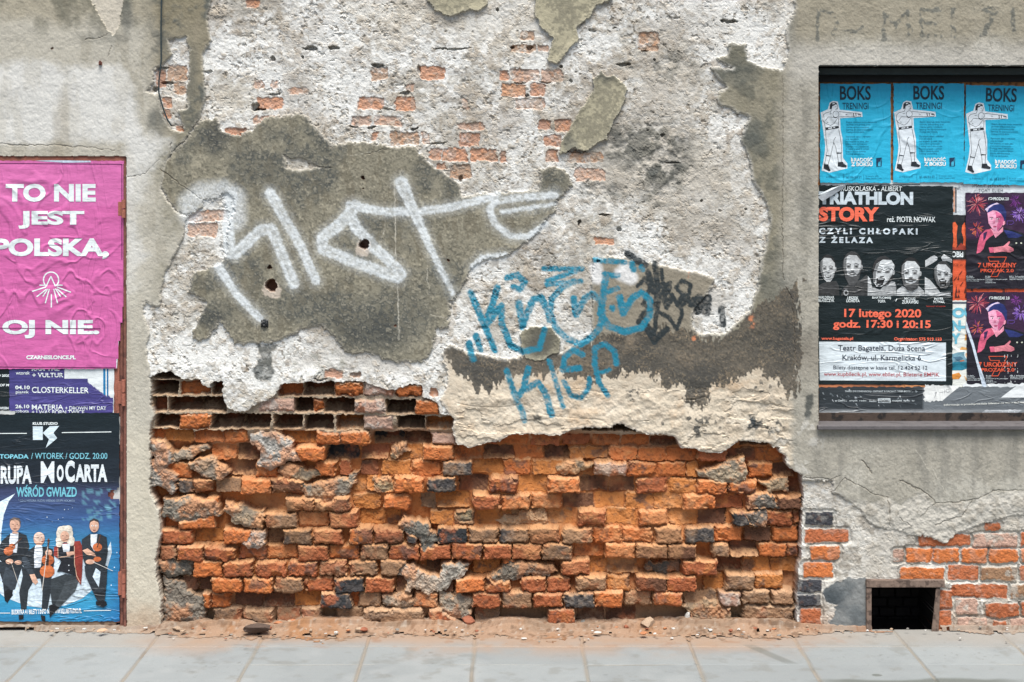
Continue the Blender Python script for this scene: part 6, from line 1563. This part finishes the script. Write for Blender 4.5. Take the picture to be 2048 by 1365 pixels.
# ---- black theatre poster
P = Poster("black_poster", 0.0978, 61, "large black theatre poster with five grey portraits and orange date lines", gloss=True, amp=0.0022, tf=lambda u, v: (u - (v - 372) * 0.004, v + (u - 1640) * 0.006))
BKC = (22, 33, 35)
P.sheet(1637, 371, 1906, 769, BKC, step=6)
SI = (200, 212, 218); ORC = (240, 112, 84)
P.text("TRUSKOLASKA - ALIBERT", 1675, 372.5, 1804, 382, PW_, 0.005, 0.12); P.text("TRIATHLON", 1637, 383, 1826, 409.5, SI, 0.055); P.text("STORY", 1637.5, 414, 1758, 443, ORC, 0.055); P.text("reż. PIOTR NOWAK", 1774, 432.5, 1871, 443.5, PW_, 0.01)
P.text("CZYLI CHŁOPAKI", 1638, 456, 1835, 468.5, SI, 0.05, space=1.55); P.text("Z ŻELAZA", 1638, 471, 1746, 486, SI, 0.05, space=1.5)
t = T(1620, 490, 6.827)
def q(pts, g): P.poly(t(pts), (g, int(g * 1.02), int(g * 1.02)), "portraits")
def e(x, y, rx, ry, g, n=18): P.poly(t(circ(x, y, rx, ry, n)), (g, int(g * 1.02), int(g * 1.02)), "portraits")
def ln(pts, g, w=.7): P.line(t(pts), w, (g, g, g), "portraits")
P.layer = 0.6
# five men, left to right
q([(105, 690), (105, 560), (190, 520), (280, 500), (360, 490), (400, 560), (405, 690)], 62); q([(430, 690), (450, 600), (520, 540), (700, 470), (780, 400), (790, 500), (785, 690)], 70); q([(790, 690), (792, 420), (830, 470), (850, 570), (960, 610), (1080, 480), (1160, 500), (1180, 560), (1182, 690)], 170)
q([(1185, 690), (1190, 610), (1260, 560), (1400, 600), (1480, 550), (1560, 620), (1566, 690)], 180); q([(1570, 690), (1570, 430), (1640, 470), (1720, 560), (1780, 640), (1925, 640), (1925, 690)], 176)
q([(1575, 205), (1660, 150), (1700, 132), (1745, 165), (1735, 200), (1660, 250), (1575, 295)], 186); q([(1790, 165), (1830, 118), (1880, 150), (1938, 180), (1938, 235), (1870, 210), (1815, 215)], 190)
def head(cx, cy, rx, ry, hair, beard, mouth, lean=0, light=196):
    e(cx, cy - ry * .1, rx * 1.06, ry * 1.03, hair)
    pts = [(cx - rx * .92, cy - ry * .55), (cx - rx * .4, cy - ry * .86), (cx + rx * .45, cy - ry * .84), (cx + rx * .95, cy - ry * .45), (cx + rx * .95, cy + ry * .15), (cx + rx * .7, cy + ry * .65), (cx + rx * .25, cy + ry * .98), (cx - rx * .25, cy + ry * .98), (cx - rx * .7, cy + ry * .65), (cx - rx * .95, cy + ry * .1)]
    pts = [(x + (y - cy) * lean, y) for x, y in pts]
    q(pts, light)
    s = lambda x, y: (cx + x * rx + y * ry * lean, cy + y * ry)
    q([s(-.95, .1), s(-.92, -.55), s(-.6, -.7), s(-.7, 0), s(-.45, .75), s(-.7, .65)], light - 84); q([s(.5, .8), s(.8, .1), s(.95, .15), s(.7, .65)], light - 50)
    if beard: (q([s(-.92, .1), s(-.72, .42), s(-.45, .62), s(0, .70), s(.45, .62), s(.72, .42), s(.92, .1), s(.78, .75), s(.3, 1.02 + .35 * beard), s(-.3, 1.02 + .35 * beard), s(-.78, .75)], 84), q([s(-.45, .44), s(0, .36), s(.45, .44), s(.4, .52), s(0, .44), s(-.4, .52)], 90))
    for k in (-.42, .42):
        q([s(k - .26, -.14), s(k + .26, -.16), s(k + .22, .06), s(k - .2, .06)], light - 62); ln([s(k - .27, -.2), s(k, -.25), s(k + .27, -.18)], 44, 1.1); q([s(k - .17, -.03), s(k, -.08), s(k + .17, -.03), s(k, .02)], 44)
    q([s(-.06, -.05), s(.08, -.05), s(.2, .28), s(-.18, .28)], light + 14); q([s(-.2, .24), s(.22, .24), s(.15, .32), s(-.15, .32)], 92)
    if mouth == 2:
        q([s(-.5, .4), s(-.1, .33), s(.35, .42), s(.3, .85), s(0, .95), s(-.35, .82)], 34); q([s(-.35, .42), s(.25, .44), s(.2, .5), s(-.3, .5)], 205); q([s(-.25, .78), s(.15, .78), s(.1, .86), s(-.2, .86)], 150)
    elif mouth == 1:
        q([s(-.42, .46), s(0, .5), s(.42, .42), s(.3, .62), s(0, .68), s(-.3, .62)], 56); q([s(-.34, .48), s(0, .53), s(.34, .46), s(.22, .58), s(-.24, .58)], 222)
    else:
        q([s(-.3, .5), s(.3, .5), s(.2, .57), s(-.2, .57)], 60)
    e(*s(1.02, 0), rx * .12, ry * .18, light - 40, 8)
P.sub = "h1"; head(245, 330, 105, 178, 44, 0, 1, 0.05); P.sub = "h2"; head(580, 300, 125, 190, 60, 0.9, 0, 0, 186); P.sub = "h3"; head(1000, 370, 140, 200, 48, 0, 2, -0.28, 200); P.sub = "h4"; head(1375, 385, 130, 200, 42, .12, 0, 0, 200); P.sub = "h5"; head(1810, 400, 115, 170, 60, .25, 2, 0.08, 188)
q([(1262, 530), (1300, 575), (1375, 600), (1450, 570), (1490, 500), (1470, 580), (1400, 625), (1330, 615)], 70); ln([(1285, 470), (1370, 455), (1455, 470)], 46, 2.2); e(492, 650, 36, 42, 170, 12); e(492, 650, 20, 24, 50, 10)
P.sub = None
for k in "12345": P.ren["portraits|h" + k] = "portrait"
P.ren["portraits"] = "portrait_bodies"
for (a, b, w, dv) in (("WALDEMAR", 95, 322, 705), ("BŁASZCZYK", 100, 322, 748), ("LESZEK", 512, 665, 710), ("LICHOTA", 500, 680, 750), ("BARTŁOMIEJ", 853, 1108, 708), ("TOPA", 930, 1033, 752), ("/", 1168, 1195, 735), ("MICHAŁ", 1292, 1450, 718), ("ŻURAWSKI", 1260, 1480, 755), ("PIOTR", 1700, 1825, 718), ("NOWAK", 1688, 1842, 757)):
    h = 48 if a == "ŻURAWSKI" else 38
    P.text(a, 1620 + b / 6.827 + (3 if b < 200 else 0), 490 + (dv - (8 if a == "ŻURAWSKI" else 0)) / 6.827 - 1.0, 1620 + w / 6.827 + (2 if b < 200 else 0), 490 + (dv + h) / 6.827 - 1.0, PW_, 0.02)
P.text("PREMIERA JEST WYDARZENIEM", 1853, 610.5, 1891, 613.5, (190, 70, 60), 0.01)
P.text("17 lutego 2020", 1689, 617.5, 1843, 639, ORC, 0.03); P.text("godz. 17:30 i 20:15", 1667, 639.5, 1862, 660, ORC, 0.03); P.text("www.bagatela.pl", 1643.5, 674, 1707, 681.5, ORC, 0.03); P.text("Organizator: 575 919 123", 1789, 674, 1884, 682, ORC, 0.03)
P.poly([(1639, 683.5), (1893, 684), (1893, 761), (1641, 761)], (212, 222, 226), "white_panel", lay=1.0)
DN = (42, 50, 64)
P.text("Teatr Bagatela, Duża Scena", 1677, 690, 1851, 704.5, DN, 0.008); P.text("Kraków, ul. Karmelicka 6", 1686, 709, 1843, 722, DN, 0.008); P.text("Bilety dostępne w kasie tel. 12 424 52 12", 1668, 731, 1856, 741, DN, 0.004); P.text("www.kupbilecik.pl, www.ebilet.pl, Bileterie EMPIK", 1649, 744, 1880, 754.5, (176, 72, 78), 0.008)
# peeled corner, back of the paper curling forward
V_, F_, C_ = P.bucket("peeled_corner")
def curl(pts, c):
    o = len(V_)
    for u, v, dep in pts:
        x, y, z = W(u, v, P.y - dep); V_.append((x, y, z)); C_.append(lin(c))
    F_.append(tuple(range(o, o + len(pts))))
curl([(1694, 369, .004), (1676, 374, .022), (1656, 384, .03), (1634, 394, .036), (1645, 403, .026), (1665, 391, .014), (1682, 380, .006)], (206, 212, 216))
curl([(1676, 374, .0225), (1694, 369, .0045), (1664, 376, .012), (1633, 392, .0365), (1656, 384, .0305)], (178, 186, 190))
P.build()
bpy.data.objects.remove(_to)
